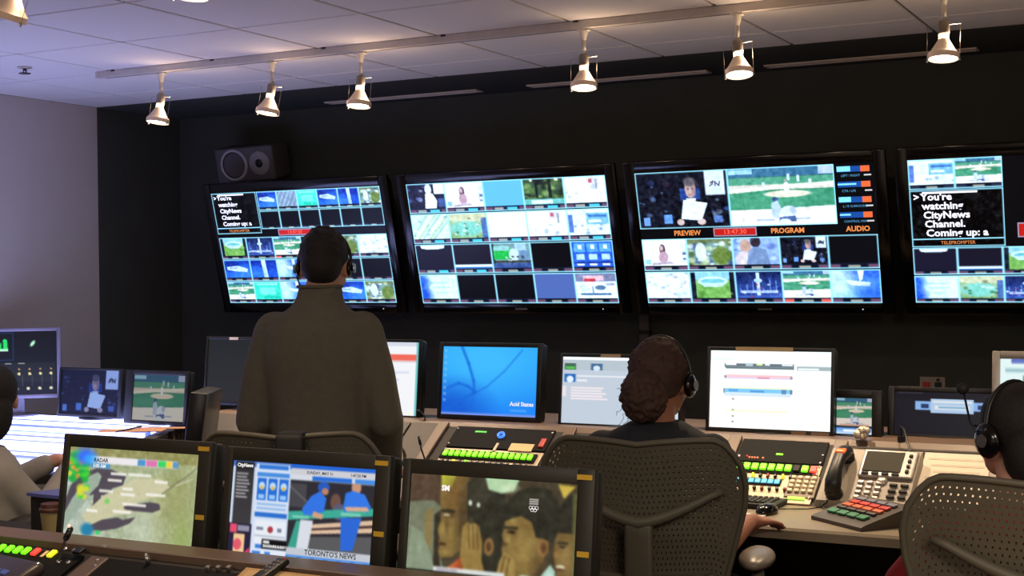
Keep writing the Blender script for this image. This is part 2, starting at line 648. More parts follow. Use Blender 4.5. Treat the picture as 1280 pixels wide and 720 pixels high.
def spot_fixture(x, y, label, tilt=(0, 0), power=80, scale=1.0):
    r = thing('track_spotlight', label, 'spotlight', (x, y, TRZ), group='track spotlights')
    MB().box((0, 0, -0.004), (0.05, 0.03, 0.010), bevel=0.003).build('adapter', M_TRACK, r)
    MB().cyl((0, 0, -0.008), (0, 0, -0.045), 0.019, 0.009, 12).build('neck', M_TRACK, r, angle=40)
    MB().cyl((0, 0, -0.04), (0, 0, -0.112), 0.009, 0.008, 10).build('stem', M_TRACK, r, smooth=True)
    piv = (0, 0, -0.105)
    rot = (math.radians(tilt[0]), math.radians(tilt[1]), 0)

    def P(o):
        o.location = piv
        o.rotation_euler = rot
        return o
    P(MB().lathe([(0.001, 0.004), (0.017, 0.003), (0.020, -0.006), (0.020, -0.040), (0.017, -0.043), (0.001, -0.043)], seg=20).build('lamp_holder', M_HOLD, r, angle=40))
    P(MB().lathe([(0.014, -0.042), (0.018, -0.046), (0.017, -0.052), (0.018, -0.064)], seg=20).build('bulb_neck', M_BULB, r, smooth=True))
    P(MB().lathe([(0.018, -0.062), (0.026, -0.076), (0.042, -0.102), (0.051, -0.112), (0.0535, -0.114), (0.0535, -0.132), (0.050, -0.133), (0.049, -0.118), (0.03, -0.10), (0.016, -0.072)], seg=28).build('reflector', M_REFL, r, angle=35))
    P(MB().lathe([(0.001, -0.131), (0.025, -0.1305), (0.048, -0.127)], seg=28).build('lens', M_LENS, r, smooth=True))
    mb = MB()
    for s in (-1, 1):
        mb.cyl((s * 0.057, 0, -0.008), (s * 0.056, 0, -0.128), 0.0009, seg=6)
        mb.box((s * 0.055, 0, -0.134), (0.006, 0.006, 0.012))
    mb.cyl((-0.057, 0, -0.010), (0.057, 0, -0.010), 0.0007, seg=6)
    P(mb.build('yoke', M_STEEL, r))
    l = bpy.data.lights.new('spotlight_beam', 'SPOT')
    l.energy = power
    l.color = (1.0, 0.74, 0.48)
    l.spot_size = math.radians(92)
    l.spot_blend = 0.7
    l.shadow_soft_size = 0.04
    lo = bpy.data.objects.new('spotlight_beam', l)
    COL.objects.link(lo)
    lo.parent = r
    m = Matrix.Translation(piv) @ Euler(rot).to_matrix().to_4x4()
    lo.matrix_local = m @ Matrix.Translation((0, 0, -0.14))
    # stray light from the open back of the reflector
    pl = bpy.data.lights.new('bulb_spill', 'POINT')
    pl.energy = power * 0.022
    pl.color = (1.0, 0.70, 0.45)
    pl.shadow_soft_size = 0.02
    po = bpy.data.objects.new('bulb_spill', pl)
    COL.objects.link(po)
    po.parent = r
    po.matrix_local = m @ Matrix.Translation((0.034, 0.012, -0.05))
    return r


for (u, v), lab, tl in (((197, 90), 'track spotlight at far left end of the long track', (-8, 4)),
                        ((337, 76), 'second track spotlight from the left on the long track', (-8, 6)),
                        ((450, 65), 'third track spotlight from the left, above the standing man', (-8, 0)),
                        ((731, 37), 'fourth track spotlight from the left, above the grid of pictures', (-8, -3)),
                        ((926, 19), 'fifth track spotlight from the left, above the anchor picture', (-10, -6)),
                        ((1190, 0), 'rightmost track spotlight on the long track', (-8, 0))):
    spot_fixture(atZ(u, v, TRZ).x, TRY, lab, tl)
spot_fixture(-3.03, 2.80, 'large near spotlight tilted left in top left corner', (-4, 20), power=45)
spot_fixture(-2.40, 2.80, 'near spotlight mostly cut off by top edge of the picture', (-6, 3), power=45)

# ------------------------------------------------------------------ loudspeaker on the wall
c = (atY(265, 187, 6.42) + atY(338, 224, 6.42)) / 2
r = thing('loudspeaker', 'dark grey two way loudspeaker hung high on black wall', 'speaker', (c.x + 0.01, 6.44, c.z), rot=(math.radians(12), math.radians(-1.5), math.radians(4)))
MSP = mat('speaker_grey', (78, 75, 77), 0.6)
MB().box((0, 0.09, 0), (0.405, 0.18, 0.205), bevel=0.014, seg=3).build('cabinet', MSP, r, angle=40)
FR = Matrix.Rotation(PI / 2, 3, 'X')
MB().lathe([(0.078, 0.0), (0.078, 0.006), (0.090, 0.008), (0.094, 0.0)], (-0.072, -0.001, 0), FR, 32).build('woofer_ring', mat('speaker_ring', (160, 157, 162), 0.4), r, smooth=True)
MB().lathe([(0.001, -0.020), (0.028, -0.020), (0.030, -0.028), (0.070, -0.004), (0.080, 0.003)], (-0.072, -0.003, 0), FR, 32).build('woofer_cone', mat('speaker_cone', (14, 14, 15), 0.6), r, smooth=True)
MB().lathe([(0.001, 0.004), (0.028, 0.004), (0.066, 0.005), (0.070, 0.0)], (0.105, -0.001, 0.0), FR, 32).build('tweeter_plate', mat('speaker_plate', (140, 137, 142), 0.5), r, smooth=True)
MB().lathe([(0.001, 0.014), (0.012, 0.010), (0.024, 0.004), (0.026, 0.002)], (0.105, -0.003, 0.0), FR, 20).build('tweeter_dome', mat('speaker_cone', (14, 14, 15)), r, smooth=True)
MB().box((0, 0.205, 0), (0.10, 0.06, 0.08)).build('wall_bracket', M_BLACKM, r)

# wall plate with red and black inserts
pa, pb = atY(1149, 471, 6.66), atY(1181, 499, 6.66)
c = (pa + pb) / 2
r = thing('wall_plate', 'pale wall plate with one red and one black insert', 'wall plate', (c.x, YB, c.z))
MB().box((0, -0.004, 0), (pb.x - pa.x, 0.008, pa.z - pb.z), bevel=0.003).build('plate', mat('plate_grey', (150, 138, 128), 0.6), r)
MB().box((-0.027, -0.011, -0.008), (0.032, 0.008, 0.07), bevel=0.002).build('red_insert', mat('insert_red', (176, 40, 36), 0.5), r)
MB().box((0.027, -0.011, -0.008), (0.032, 0.008, 0.07), bevel=0.002).build('black_insert', M_BLACK, r)
MB().cyl((0.027, -0.008, 0.038), (0.027, -0.016, 0.038), 0.008).build('insert_button', M_BLACK, r)

# cable conduit below the screens
r = thing('cable_conduit', 'grey vertical cable conduit on black wall below the screens', 'conduit', (-2.72, YB, 0))
MB().box((0, -0.02, 0.72), (0.055, 0.04, 1.24), bevel=0.004).build('channel', mat('conduit_grey', (74, 72, 68), 0.6), r)
for z in (0.4, 0.9, 1.25):
    MB().box((0, -0.021, z), (0.062, 0.046, 0.02), bevel=0.003).build('strap', M_BLACKM, r)

# ================================================================== pictures
CY = (150, 226, 255)


def d_dark(c, col=(7, 8, 14)):
    c.rect(0, 0, 1, 1, col)


def d_base(c):
    c.rect(0, 0, 1, 0.16, (60, 110, 140)).rect(0.01, 0.02, 0.24, 0.10, (170, 215, 240)).rect(0.86, 0.0, 1, 0.14, (190, 200, 225))
    c.rect(0, 0.16, 1, 0.30, (84, 158, 124)).rect(0, 0.29, 1, 0.40, (226, 210, 192))
    c.rect(0, 0.38, 1, 0.72, (66, 146, 108)).ell(0.3, 0.6, 0.4, 0.1, (90, 168, 128), 0.6, 0.6).poly([(0, 0.36), (0.5, 0.31), (1, 0.27), (1, 0.33), (0.5, 0.37), (0, 0.43)], (244, 232, 208))
    c.ell(0.56, 0.46, 0.22, 0.06, (240, 224, 196))
    c.rect(0, 0.72, 1, 1, (250, 236, 222)).poly([(0, 0.74), (0.5, 0.71), (1, 0.68), (1, 0.8), (0, 0.8)], (250, 238, 224))
    for x, y in ((0.34, 0.30), (0.58, 0.17), (0.67, 0.2), (0.78, 0.27)):
        c.rect(x - 0.012, y - 0.05, x + 0.012, y + 0.06, (225, 232, 245))
    c.ell(0.555, 0.35, 0.025, 0.10, (246, 246, 250)).ell(0.55, 0.24, 0.012, 0.025, (190, 160, 150))
    c.ell(0.44, 0.55, 0.03, 0.04, (60, 80, 130)).poly([(0.40, 0.62), (0.46, 0.57), (0.49, 0.70), (0.46, 0.88), (0.40, 0.86)], (190, 205, 228))
    c.ell(0.56, 0.77, 0.075, 0.10, (226, 232, 242)).ell(0.60, 0.74, 0.03, 0.06, (160, 172, 200), 0.8, 0.5).poly([(0.47, 0.86), (0.62, 0.84), (0.63, 0.94), (0.46, 0.95)], (86, 104, 150))
    c.ell(0.52, 0.96, 0.06, 0.07, (232, 238, 246)).rect(0.25, 0.89, 0.42, 0.92, (120, 150, 190), 0.6).rect(0.62, 0.88, 0.76, 0.91, (120, 150, 190), 0.6)


def d_anchor(c, bright=1.0):
    c.rect(0, 0, 1, 1, (16, 18, 30))
    c.speck(26, [(46, 62, 104), (90, 110, 150), (24, 28, 46), (60, 40, 60)], 0, 0.1, 0.55, 0.9, (0.01, 0.035))
    c.speck(14, [(60, 90, 150), (120, 130, 150), (30, 30, 50)], 0.72, 0.5, 1, 1, (0.01, 0.04))
    c.rect(0.28, 0.76, 0.37, 0.92, (100, 150, 225)).rect(0.05, 0.8, 0.12, 0.95, (120, 160, 220)).rect(0.80, 0.80, 0.92, 0.92, (90, 120, 180))
    c.rect(0.48, 0.30, 0.70, 0.55, (34, 62, 130))
    c.rect(0.76, 0.0, 0.97, 0.43, (226, 230, 246)).path([(0.82, 0.22), (0.85, 0.19), (0.84, 0.24), (0.81, 0.27)], 1.6, (60, 60, 70)).path([(0.87, 0.27), (0.87, 0.20), (0.91, 0.27), (0.92, 0.20)], 1.6, (60, 60, 70))
    c.poly([(0.38, 1), (0.40, 0.62), (0.50, 0.50), (0.70, 0.50), (0.80, 0.62), (0.84, 1)], (14, 16, 26))
    c.poly([(0.54, 0.48), (0.65, 0.48), (0.63, 0.62), (0.56, 0.62)], (232, 236, 246))
    c.ell(0.595, 0.31, 0.058, 0.165, (214, 170, 158)).ell(0.592, 0.19, 0.062, 0.085, (96, 84, 88), 1, 0.25).ell(0.572, 0.31, 0.018, 0.02, (110, 80, 84), 0.8, 0.5).ell(0.62, 0.31, 0.018, 0.02, (110, 80, 84), 0.8, 0.5).rect(0.592, 0.31, 0.602, 0.38, (240, 204, 194), 0.8).rect(0.575, 0.41, 0.618, 0.425, (150, 90, 96), 0.8).ell(0.63, 0.34, 0.022, 0.1, (150, 110, 110), 0.6, 0.6)
    c.poly([(0.51, 0.50), (0.77, 0.57), (0.69, 0.88), (0.47, 0.84)], (240, 248, 255))
    c.ell(0.46, 0.90, 0.04, 0.055, (226, 190, 180)).ell(0.69, 0.90, 0.045, 0.055, (226, 190, 180))


def d_blue(c):
    c.grad(0, 0, 1, 1, (24, 60, 170), (40, 110, 220))
    c.ell(0.2, 0.3, 0.3, 0.3, (16, 40, 130), 0.8, 0.5).ell(0.8, 0.8, 0.4, 0.4, (70, 140, 235), 0.7, 0.6)
    c.poly([(0.1, 0.38), (0.55, 0.32), (0.9, 0.5), (0.85, 0.68), (0.4, 0.62), (0.1, 0.55)], (226, 240, 255), 0.9).rect(0.2, 0.42, 0.5, 0.5, (120, 160, 230), 0.7)


def d_bluebar(c):
    c.grad(0, 0, 1, 1, (20, 44, 150), (30, 90, 210))
    c.poly([(0.42, 0), (0.58, 0), (0.62, 1), (0.46, 1)], (220, 238, 255)).ell(0.2, 0.8, 0.3, 0.4, (60, 130, 230), 0.7, 0.5)


def d_bluesky(c):
    c.grad(0, 0, 1, 1, (40, 90, 210), (120, 190, 250))
    c.ell(0.1, 0.4, 0.35, 0.7, (215, 240, 255), 0.9, 0.5).poly([(0.55, 0), (0.68, 0), (0.64, 0.35), (0.58, 0.4)], (235, 245, 255)).poly([(0.3, 0.36), (0.8, 0.45), (0.78, 0.6), (0.4, 0.55)], (240, 248, 255), 0.9).ell(0.85, 0.9, 0.3, 0.3, (30, 80, 200), 0.7, 0.5)


def d_green(c):
    c.rect(0, 0, 1, 1, (60, 226, 190)).rect(0.12, 0.08, 0.9, 0.2, (190, 255, 235), 0.7).rect(0.2, 0.32, 0.8, 0.72, (150, 250, 226), 0.7).rect(0.3, 0.8, 0.95, 0.95, (30, 190, 160), 0.7)


def d_stadium(c):
    c.rect(0, 0, 1, 0.3, (150, 205, 240)).rect(0, 0.3, 1, 1, (120, 176, 84)).rect(0, 0, 0.12, 1, (20, 26, 40)).rect(0.88, 0, 1, 1, (20, 26, 40))
    c.speck(10, [(90, 140, 60), (160, 200, 110)], 0.12, 0.5, 0.88, 1, (0.03, 0.09))
    c.ell(0.5, 0.36, 0.34, 0.17, (226, 240, 246)).ell(0.5, 0.36, 0.27, 0.10, (120, 196, 200)).poly([(0.2, 0.42), (0.8, 0.42), (0.68, 0.58), (0.32, 0.58)], (200, 222, 226))


def d_city(c):
    c.grad(0, 0, 1, 1, (16, 26, 70), (60, 90, 170))
    for x in (0.1, 0.25, 0.38, 0.6, 0.75, 0.88):
        h = 0.2 + rng.random() * 0.4
        c.rect(x - 0.04, h, x + 0.05, 0.9, (40, 60, 130)).rect(x - 0.02, h + 0.05, x, 0.8, (140, 180, 240), 0.7)
    c.rect(0.45, 0.05, 0.52, 0.9, (210, 225, 250)).ell(0.485, 0.35, 0.09, 0.08, (190, 210, 250)).rect(0.1, 0.72, 0.9, 0.82, (190, 205, 245), 0.9).speck(14, [(255, 255, 255), (90, 130, 220), (150, 60, 90)], 0, 0.5, 1, 1, (0.01, 0.04))


def d_crowd(c):
    c.rect(0, 0, 1, 1, (150, 160, 120)).ell(0.5, 0.1, 0.7, 0.25, (120, 130, 90)).ell(0.5, 0.55, 0.55, 0.4, (120, 150, 140))
    c.speck(40, [(230, 236, 230), (70, 90, 50), (60, 80, 130), (200, 210, 160), (240, 244, 246)], 0, 0.1, 1, 1, (0.03, 0.09), 0.8)
    c.ell(0.3, 0.5, 0.12, 0.35, (226, 232, 240)).ell(0.75, 0.65, 0.2, 0.35, (110, 130, 60))


def d_whitebusy(c):
    c.rect(0, 0, 1, 1, (240, 244, 250)).speck(26, [(190, 205, 226), (150, 170, 205), (255, 255, 255), (210, 190, 190)], 0, 0, 1, 1, (0.02, 0.07), 0.7)


def d_pale(c):
    c.rect(0, 0, 1, 1, (255, 250, 250)).speck(6, [(240, 232, 236), (250, 250, 255)], 0, 0, 1, 1, (0.03, 0.1))


def d_road(c):
    c.rect(0, 0, 1, 1, (214, 236, 226))
    for k in range(7):
        c.line(-0.1 + k * 0.1, 1.1, 0.5 + k * 0.12, -0.1, 2.2, [(150, 190, 170), (255, 255, 255), (176, 200, 140)][k % 3], 0.8)
    c.speck(14, [(120, 170, 160), (255, 255, 255)], 0, 0, 1, 1, (0.02, 0.05))


def d_womanlight(c):
    c.rect(0, 0, 1, 1, (255, 246, 250)).rect(0.86, 0.15, 1, 0.9, (226, 226, 240)).rect(0.9, 0.5, 0.98, 0.6, (90, 110, 140)).rect(0.9, 0.72, 0.97, 0.78, (90, 110, 140))
    c.ell(0.45, 0.38, 0.07, 0.2, (104, 74, 84)).ell(0.43, 0.33, 0.04, 0.09, (220, 180, 175)).ell(0.46, 0.68, 0.11, 0.22, (206, 160, 172)).poly([(0.2, 0.9), (0.6, 0.85), (0.75, 0.92), (0.2, 0.98)], (190, 165, 176))
    c.rect(0.04, 0.75, 0.16, 0.95, (150, 200, 226))


def d_bride(c):
    c.rect(0, 0, 1, 1, (20, 22, 44)).rect(0.72, 0, 1, 0.42, (250, 244, 255)).speck(14, [(90, 100, 160), (180, 190, 226), (40, 30, 60)], 0, 0.1, 0.5, 1, (0.02, 0.07))
    c.ell(0.57, 0.22, 0.09, 0.22, (240, 236, 250)).poly([(0.44, 1), (0.48, 0.4), (0.68, 0.4), (0.78, 0.7), (0.74, 1)], (255, 250, 255)).rect(0.8, 0.6, 0.98, 0.95, (60, 80, 140))


def d_trees(c):
    c.rect(0, 0, 1, 1, (60, 84, 50)).speck(26, [(30, 44, 26), (130, 160, 90), (90, 120, 60), (16, 20, 16)], 0, 0, 1, 0.8, (0.04, 0.12), 0.9)
    c.rect(0.3, 0, 0.36, 0.75, (20, 26, 20)).rect(0.62, 0, 0.7, 0.75, (24, 28, 20)).rect(0, 0.8, 1, 1, (120, 200, 190)).rect(0.18, 0.84, 0.7, 0.98, (236, 244, 246)).rect(0.18, 0, 0.24, 0.1, (255, 255, 240)).rect(0.8, 0, 0.88, 0.1, (255, 255, 240))


def d_kitchen(c):
    c.rect(0, 0, 1, 1, (250, 246, 244)).rect(0.55, 0.05, 0.85, 0.35, (226, 214, 214)).rect(0.6, 0.1, 0.68, 0.25, (200, 90, 100)).rect(0.76, 0.12, 0.8, 0.5, (140, 150, 160)).speck(10, [(210, 190, 180), (255, 255, 255), (180, 190, 200)], 0, 0.4, 1, 1, (0.02, 0.07))


def d_office(c):
    c.rect(0, 0, 1, 1, (236, 244, 255)).rect(0, 0.2, 0.12, 0.9, (90, 120, 190)).rect(0.45, 0.15, 0.98, 0.6, (130, 190, 226)).rect(0.5, 0.22, 0.95, 0.32, (70, 120, 180)).rect(0.5, 0.42, 0.8, 0.52, (240, 250, 255)).rect(0.2, 0.6, 0.4, 0.95, (255, 255, 255)).speck(8, [(120, 150, 200), (255, 255, 255)], 0, 0.6, 1, 1, (0.02, 0.05))


def d_band_top(c):
    c.rect(0, 0, 1, 1, (24, 22, 40)).poly([(0.14, 0.02), (0.8, 0.02), (0.78, 0.14), (0.62, 0.18), (0.3, 0.18), (0.16, 0.14)], (240, 246, 255))


def d_band_low(c):
    c.rect(0, 0, 1, 1, (22, 20, 34)).rect(0, 0.84, 1, 0.94, (236, 244, 255)).rect(0, 0.94, 1, 1, (60, 120, 190))


def d_greenstudio(c):
    c.rect(0, 0, 1, 1, (120, 150, 150)).rect(0, 0, 0.08, 1, (30, 60, 60)).rect(0.05, 0.2, 0.5, 0.66, (30, 180, 70)).rect(0.06, 0.1, 0.46, 0.3, (150, 200, 190)).rect(0.62, 0, 0.9, 0.5, (170, 200, 220)).ell(0.56, 0.5, 0.12, 0.28, (210, 226, 220)).rect(0, 0.7, 1, 0.8, (60, 60, 50)).rect(0, 0.8, 1, 1, (60, 84, 140)).rect(0.7, 0.3, 0.95, 0.7, (110, 140, 170)).speck(8, [(240, 244, 240), (50, 40, 40)], 0.3, 0.5, 0.9, 0.8, (0.02, 0.05))


def d_weather(c):
    c.rect(0, 0, 1, 1, (40, 90, 200))
    for i in range(3):
        c.rect(0.06 + i * 0.31, 0.08, 0.33 + i * 0.31, 0.42, (90, 160, 240)).rect(0.1 + i * 0.31, 0.5, 0.3 + i * 0.31, 0.72, (190, 220, 255)).rect(0.16 + i * 0.31, 0.14, 0.25 + i * 0.31, 0.3, (240, 250, 255)).rect(0.1 + i * 0.31, 0.88, 0.28 + i * 0.31, 0.95, (250, 240, 246))
    c.rect(0, 0.8, 1, 0.86, (26, 50, 120))


def d_blueglow(c):
    c.rect(0, 0, 1, 1, (226, 250, 255)).ell(0.0, 0.3, 0.22, 0.4, (40, 96, 210), 1, 0.5).ell(0.02, 0.85, 0.24, 0.3, (30, 80, 200), 1, 0.5).rect(0.25, 0.3, 0.75, 0.36, (150, 205, 226), 0.7).rect(0.3, 0.5, 0.8, 0.56, (150, 200, 226), 0.7).rect(0.4, 0.72, 0.7, 0.78, (160, 210, 226), 0.7)


def d_news(c):
    c.rect(0, 0, 1, 1, (244, 246, 252)).rect(0, 0, 1, 0.34, (130, 130, 160)).rect(0.2, 0.1, 0.7, 0.3, (240, 190, 196)).rect(0.22, 0.22, 0.5, 0.34, (214, 60, 70)).rect(0.1, 0.8, 0.85, 0.88, (70, 110, 150)).ell(0.6, 0.58, 0.13, 0.1, (90, 120, 150)).rect(0.4, 0.5, 0.43, 0.85, (120, 140, 160)).rect(0.75, 0.4, 0.95, 0.5, (170, 170, 190)).ell(0.2, 0.6, 0.12, 0.16, (214, 226, 240))


def d_pool(c):
    c.rect(0, 0, 1, 1, (130, 170, 110)).ell(0.5, 0.15, 0.6, 0.2, (214, 206, 160)).ell(0.45, 0.62, 0.42, 0.3, (80, 190, 170)).ell(0.5, 0.55, 0.6, 0.42, (230, 236, 210), 0.35, 0.2).speck(18, [(250, 250, 236), (60, 110, 60), (110, 110, 70)], 0, 0.2, 1, 1, (0.02, 0.06))
    c.rect(0.85, 0.2, 1, 1, (60, 90, 170), 0.8)


def d_twopeople(c):
    c.rect(0, 0, 1, 1, (150, 176, 226)).speck(16, [(226, 236, 255), (90, 110, 170)], 0, 0, 1, 1, (0.03, 0.09)).ell(0.28, 0.35, 0.12, 0.3, (206, 160, 140)).ell(0.24, 0.8, 0.2, 0.3, (226, 206, 206)).ell(0.5, 0.15, 0.11, 0.22, (50, 40, 50)).poly([(0.28, 1), (0.34, 0.5), (0.5, 0.34), (0.72, 0.46), (0.8, 1)], (120, 140, 176))


def d_greytex(c):
    c.rect(0, 0, 1, 1, (130, 150, 176))
    for k in range(6):
        c.line(-0.2 + k * 0.22, 1, 0.2 + k * 0.22, 0, 1.5, (190, 205, 220), 0.7)


def d_lilac(c):
    c.rect(0, 0, 1, 1, (80, 100, 160))


def d_cyan(c):
    c.rect(0, 0, 1, 1, (100, 184, 232))


def d_map(c):
    c.rect(0, 0, 1, 1, (168, 178, 140))
    c.grad(0, 0.25, 0.75, 1, (176, 190, 180), (176, 184, 140), vert=False)
    c.rect(0, 0, 1, 0.12, (150, 148, 96)).noise(9, 3).noise(7, 7)
    c.ell(0.85, 0.45, 0.14, 0.35, (150, 150, 84), 0.5, 0.6).ell(0.62, 0.85, 0.1, 0.25, (196, 204, 186), 0.6, 0.6).ell(0.92, 0.9, 0.08, 0.25, (150, 170, 90), 0.6, 0.6)
    W_ = (84, 76, 86)
    c.poly([(0.0, 0.56), (0.03, 0.42), (0.10, 0.30), (0.22, 0.22), (0.34, 0.22), (0.46, 0.28), (0.44, 0.38), (0.36, 0.42), (0.35, 0.50), (0.28, 0.50), (0.27, 0.60), (0.22, 0.62), (0.22, 0.50), (0.13, 0.55), (0.05, 0.68), (0.0, 0.72)], W_)
    c.poly([(0.0, 0.72), (0.05, 0.56), (0.12, 0.40), (0.18, 0.30), (0.24, 0.26), (0.27, 0.30), (0.25, 0.40), (0.20, 0.48), (0.16, 0.58), (0.1, 0.70), (0.0, 0.9)], (158, 174, 158))
    c.poly([(0.14, 0.74), (0.22, 0.62), (0.30, 0.50), (0.42, 0.40), (0.52, 0.30), (0.72, 0.28), (0.80, 0.36), (0.72, 0.46), (0.60, 0.52), (0.52, 0.58), (0.54, 0.66), (0.40, 0.70), (0.28, 0.78), (0.20, 0.84)], (204, 200, 164)).noise(4, 2)
    c.poly([(0.46, 0.60), (0.56, 0.56), (0.66, 0.53), (0.73, 0.54), (0.74, 0.60), (0.68, 0.64), (0.56, 0.64), (0.47, 0.63)], W_)
    c.poly([(0.20, 0.84), (0.30, 0.76), (0.42, 0.72), (0.46, 0.74), (0.56, 0.70), (0.52, 0.77), (0.42, 0.84), (0.30, 0.88), (0.22, 0.88)], W_)
    c.path([(0.74, 0.44), (0.84, 0.32), (0.93, 0.22), (1.0, 0.12)], 1.4, (120, 116, 96), 0.9).path([(0.84, 0.34), (0.96, 0.26)], 1.2, (226, 226, 210), 0.8)
    c.speck(46, [(30, 190, 50), (70, 214, 60), (40, 170, 70)], 0.0, 0.06, 0.17, 0.36, (0.012, 0.034), 0.9).speck(8, [(230, 220, 60), (220, 150, 60)], 0.0, 0.14, 0.1, 0.34, (0.008, 0.02), 0.9)
    c.ell(0.13, 0.10, 0.075, 0.085, (60, 110, 250), 1, 0.5).speck(10, [(40, 210, 70), (220, 220, 60)], 0.10, 0.42, 0.17, 0.56, (0.01, 0.03), 0.9).ell(0.33, 0.56, 0.02, 0.03, (110, 210, 90), 0.8)
    c.ell(0.19, 0.88, 0.05, 0.07, (40, 130, 170), 1, 0.3).ell(0.275, 0.9, 0.018, 0.022, (50, 210, 110))
    c.rect(0.17, 0.09, 0.84, 0.165, (236, 232, 236)).ell(0.17, 0.125, 0.05, 0.05, (60, 170, 250), 0.9, 0.5).rect(0.18, 0.165, 0.33, 0.215, (80, 150, 200))
    for x0, x1, k in ((0.54, 0.60, (80, 150, 205)), (0.605, 0.69, (222, 120, 176)), (0.695, 0.755, (60, 214, 100)), (0.757, 0.80, (240, 210, 70)), (0.805, 0.85, (100, 150, 190))):
        c.rect(x0, 0.095, x1, 0.16, k)
    for x, y, w in ((0.34, 0.25, 0.12), (0.48, 0.245, 0.17), (0.32, 0.32, 0.11), (0.68, 0.30, 0.10), (0.26, 0.44, 0.11), (0.44, 0.40, 0.08), (0.62, 0.44, 0.15), (0.43, 0.46, 0.11), (0.45, 0.56, 0.18), (0.17, 0.66, 0.09), (0.38, 0.645, 0.14)):
        c.rect(x, y, x + w, y + 0.028, (246, 244, 236), 0.9)
    c.blur(1)


def d_channel(c):
    c.rect(0, 0, 1, 1, (200, 212, 232)).rect(0, 0, 1, 0.06, (70, 110, 190))
    c.grad(0.02, 0.02, 0.155, 0.66, (52, 50, 54), (60, 58, 62)).rect(0.02, 0.01, 0.155, 0.10, (40, 40, 44))
    for k in range(8):
        c.rect(0.03, 0.13 + k * 0.035, 0.03 + 0.1 * (0.7 + 0.3 * rng.random()), 0.145 + k * 0.035, (216, 214, 216), 0.8)
    c.rect(0.0, 0.66, 0.165, 1, (40, 34, 60)).rect(0.01, 0.67, 0.06, 0.76, (226, 80, 110)).rect(0.065, 0.68, 0.15, 0.74, (170, 170, 190), 0.8).rect(0.04, 0.77, 0.12, 0.97, (240, 200, 150)).ell(0.07, 0.88, 0.03, 0.06, (226, 90, 110)).poly([(0.1, 1), (0.16, 0.9), (0.16, 1)], (226, 60, 110))
    c.rect(0.17, 0.02, 0.41, 1, (214, 226, 244)).rect(0.19, 0.03, 0.40, 0.075, (50, 120, 214)).rect(0.18, 0.11, 0.41, 0.155, (70, 140, 222))
    for i in range(3):
        x = 0.185 + i * 0.078
        c.rect(x, 0.17, x + 0.066, 0.40, (40, 110, 214)).ell(x + 0.033, 0.25, 0.022, 0.04, (190, 220, 250)).ell(x + 0.033, 0.27, 0.014, 0.02, (226, 190, 80)).rect(x + 0.012, 0.34, x + 0.054, 0.385, (150, 200, 246))
    for k in range(2):
        c.rect(0.19, 0.43 + k * 0.045, 0.40, 0.45 + k * 0.045, (120, 170, 226), 0.8)
    c.rect(0.18, 0.525, 0.41, 0.575, (44, 112, 206)).rect(0.19, 0.61, 0.405, 0.85, (232, 236, 244)).ell(0.30, 0.70, 0.02, 0.035, (170, 60, 70)).rect(0.20, 0.68, 0.25, 0.71, (120, 130, 150)).rect(0.35, 0.68, 0.38, 0.72, (120, 130, 150)).rect(0.19, 0.765, 0.405, 0.775, (150, 160, 180))
    c.rect(0.20, 0.86, 0.32, 0.90, (60, 120, 210)).rect(0.17, 0.91, 0.42, 1, (226, 234, 248)).rect(0.18, 0.93, 0.24, 0.97, (60, 130, 220)).rect(0.27, 0.93, 0.31, 0.98, (60, 130, 220))
    c.rect(0.42, 0.0, 1, 0.045, (36, 100, 210)).rect(0.42, 0.045, 1, 0.11, (206, 206, 212)).rect(0.42, 0.11, 1, 0.165, (214, 218, 228)).rect(0.57, 0.115, 0.84, 0.16, (40, 110, 214)).rect(0.86, 0.115, 1, 0.16, (70, 140, 226))
    # dugout picture
    c.sub(0.42, 0.165, 1, 0.86)
    c.rect(0, 0, 1, 1, (46, 44, 52)).rect(0.0, 0.05, 0.2, 0.4, (70, 70, 76)).line(0, 0.1, 0.25, 0.35, 2, (100, 100, 104)).ell(0.55, 0.28, 0.06, 0.12, (110, 80, 70)).ell(0.6, 0.42, 0.08, 0.12, (90, 90, 120))
    c.poly([(0.0, 0.47), (1, 0.33), (1, 0.44), (0, 0.60)], (60, 170, 150)).rect(0.05, 0.52, 0.25, 0.56, (160, 226, 206), 0.6).rect(0.62, 0.42, 0.85, 0.47, (160, 226, 206), 0.6)
    c.poly([(0.25, 0.64), (1, 0.5), (1, 0.68), (0.25, 0.78)], (222, 190, 160)).poly([(0.25, 0.70), (1, 0.57), (1, 0.61), (0.25, 0.73)], (70, 50, 50)).poly([(0.25, 0.82), (1, 0.74), (1, 1), (0.25, 1)], (90, 90, 92))
    c.poly([(0.02, 1), (0.10, 0.60), (0.16, 0.60), (0.13, 1)], (60, 160, 140))
    c.ell(0.40, 0.08, 0.07, 0.08, (40, 90, 190)).ell(0.42, 0.14, 0.04, 0.05, (190, 130, 100)).poly([(0.16, 0.42), (0.26, 0.22), (0.36, 0.14), (0.44, 0.24), (0.42, 0.44), (0.30, 0.50), (0.18, 0.50)], (50, 116, 226)).poly([(0.30, 0.44), (0.42, 0.48), (0.40, 0.55), (0.28, 0.52)], (206, 160, 130)).poly([(0.15, 0.58), (0.30, 0.58), (0.26, 1), (0.12, 1)], (216, 220, 230))
    c.ell(0.78, 0.05, 0.055, 0.10, (200, 150, 124)).poly([(0.64, 0.36), (0.66, 0.14), (0.74, 0.10), (0.88, 0.14), (0.96, 0.32), (0.92, 0.40), (0.84, 0.36), (0.66, 0.42)], (52, 120, 230)).poly([(0.66, 0.34), (0.92, 0.32), (0.94, 0.38), (0.68, 0.40)], (216, 170, 146)).poly([(0.62, 0.50), (0.86, 0.48), (0.78, 0.96), (0.64, 0.98)], (44, 104, 214))
    c.sub(0, 0, 1, 1)
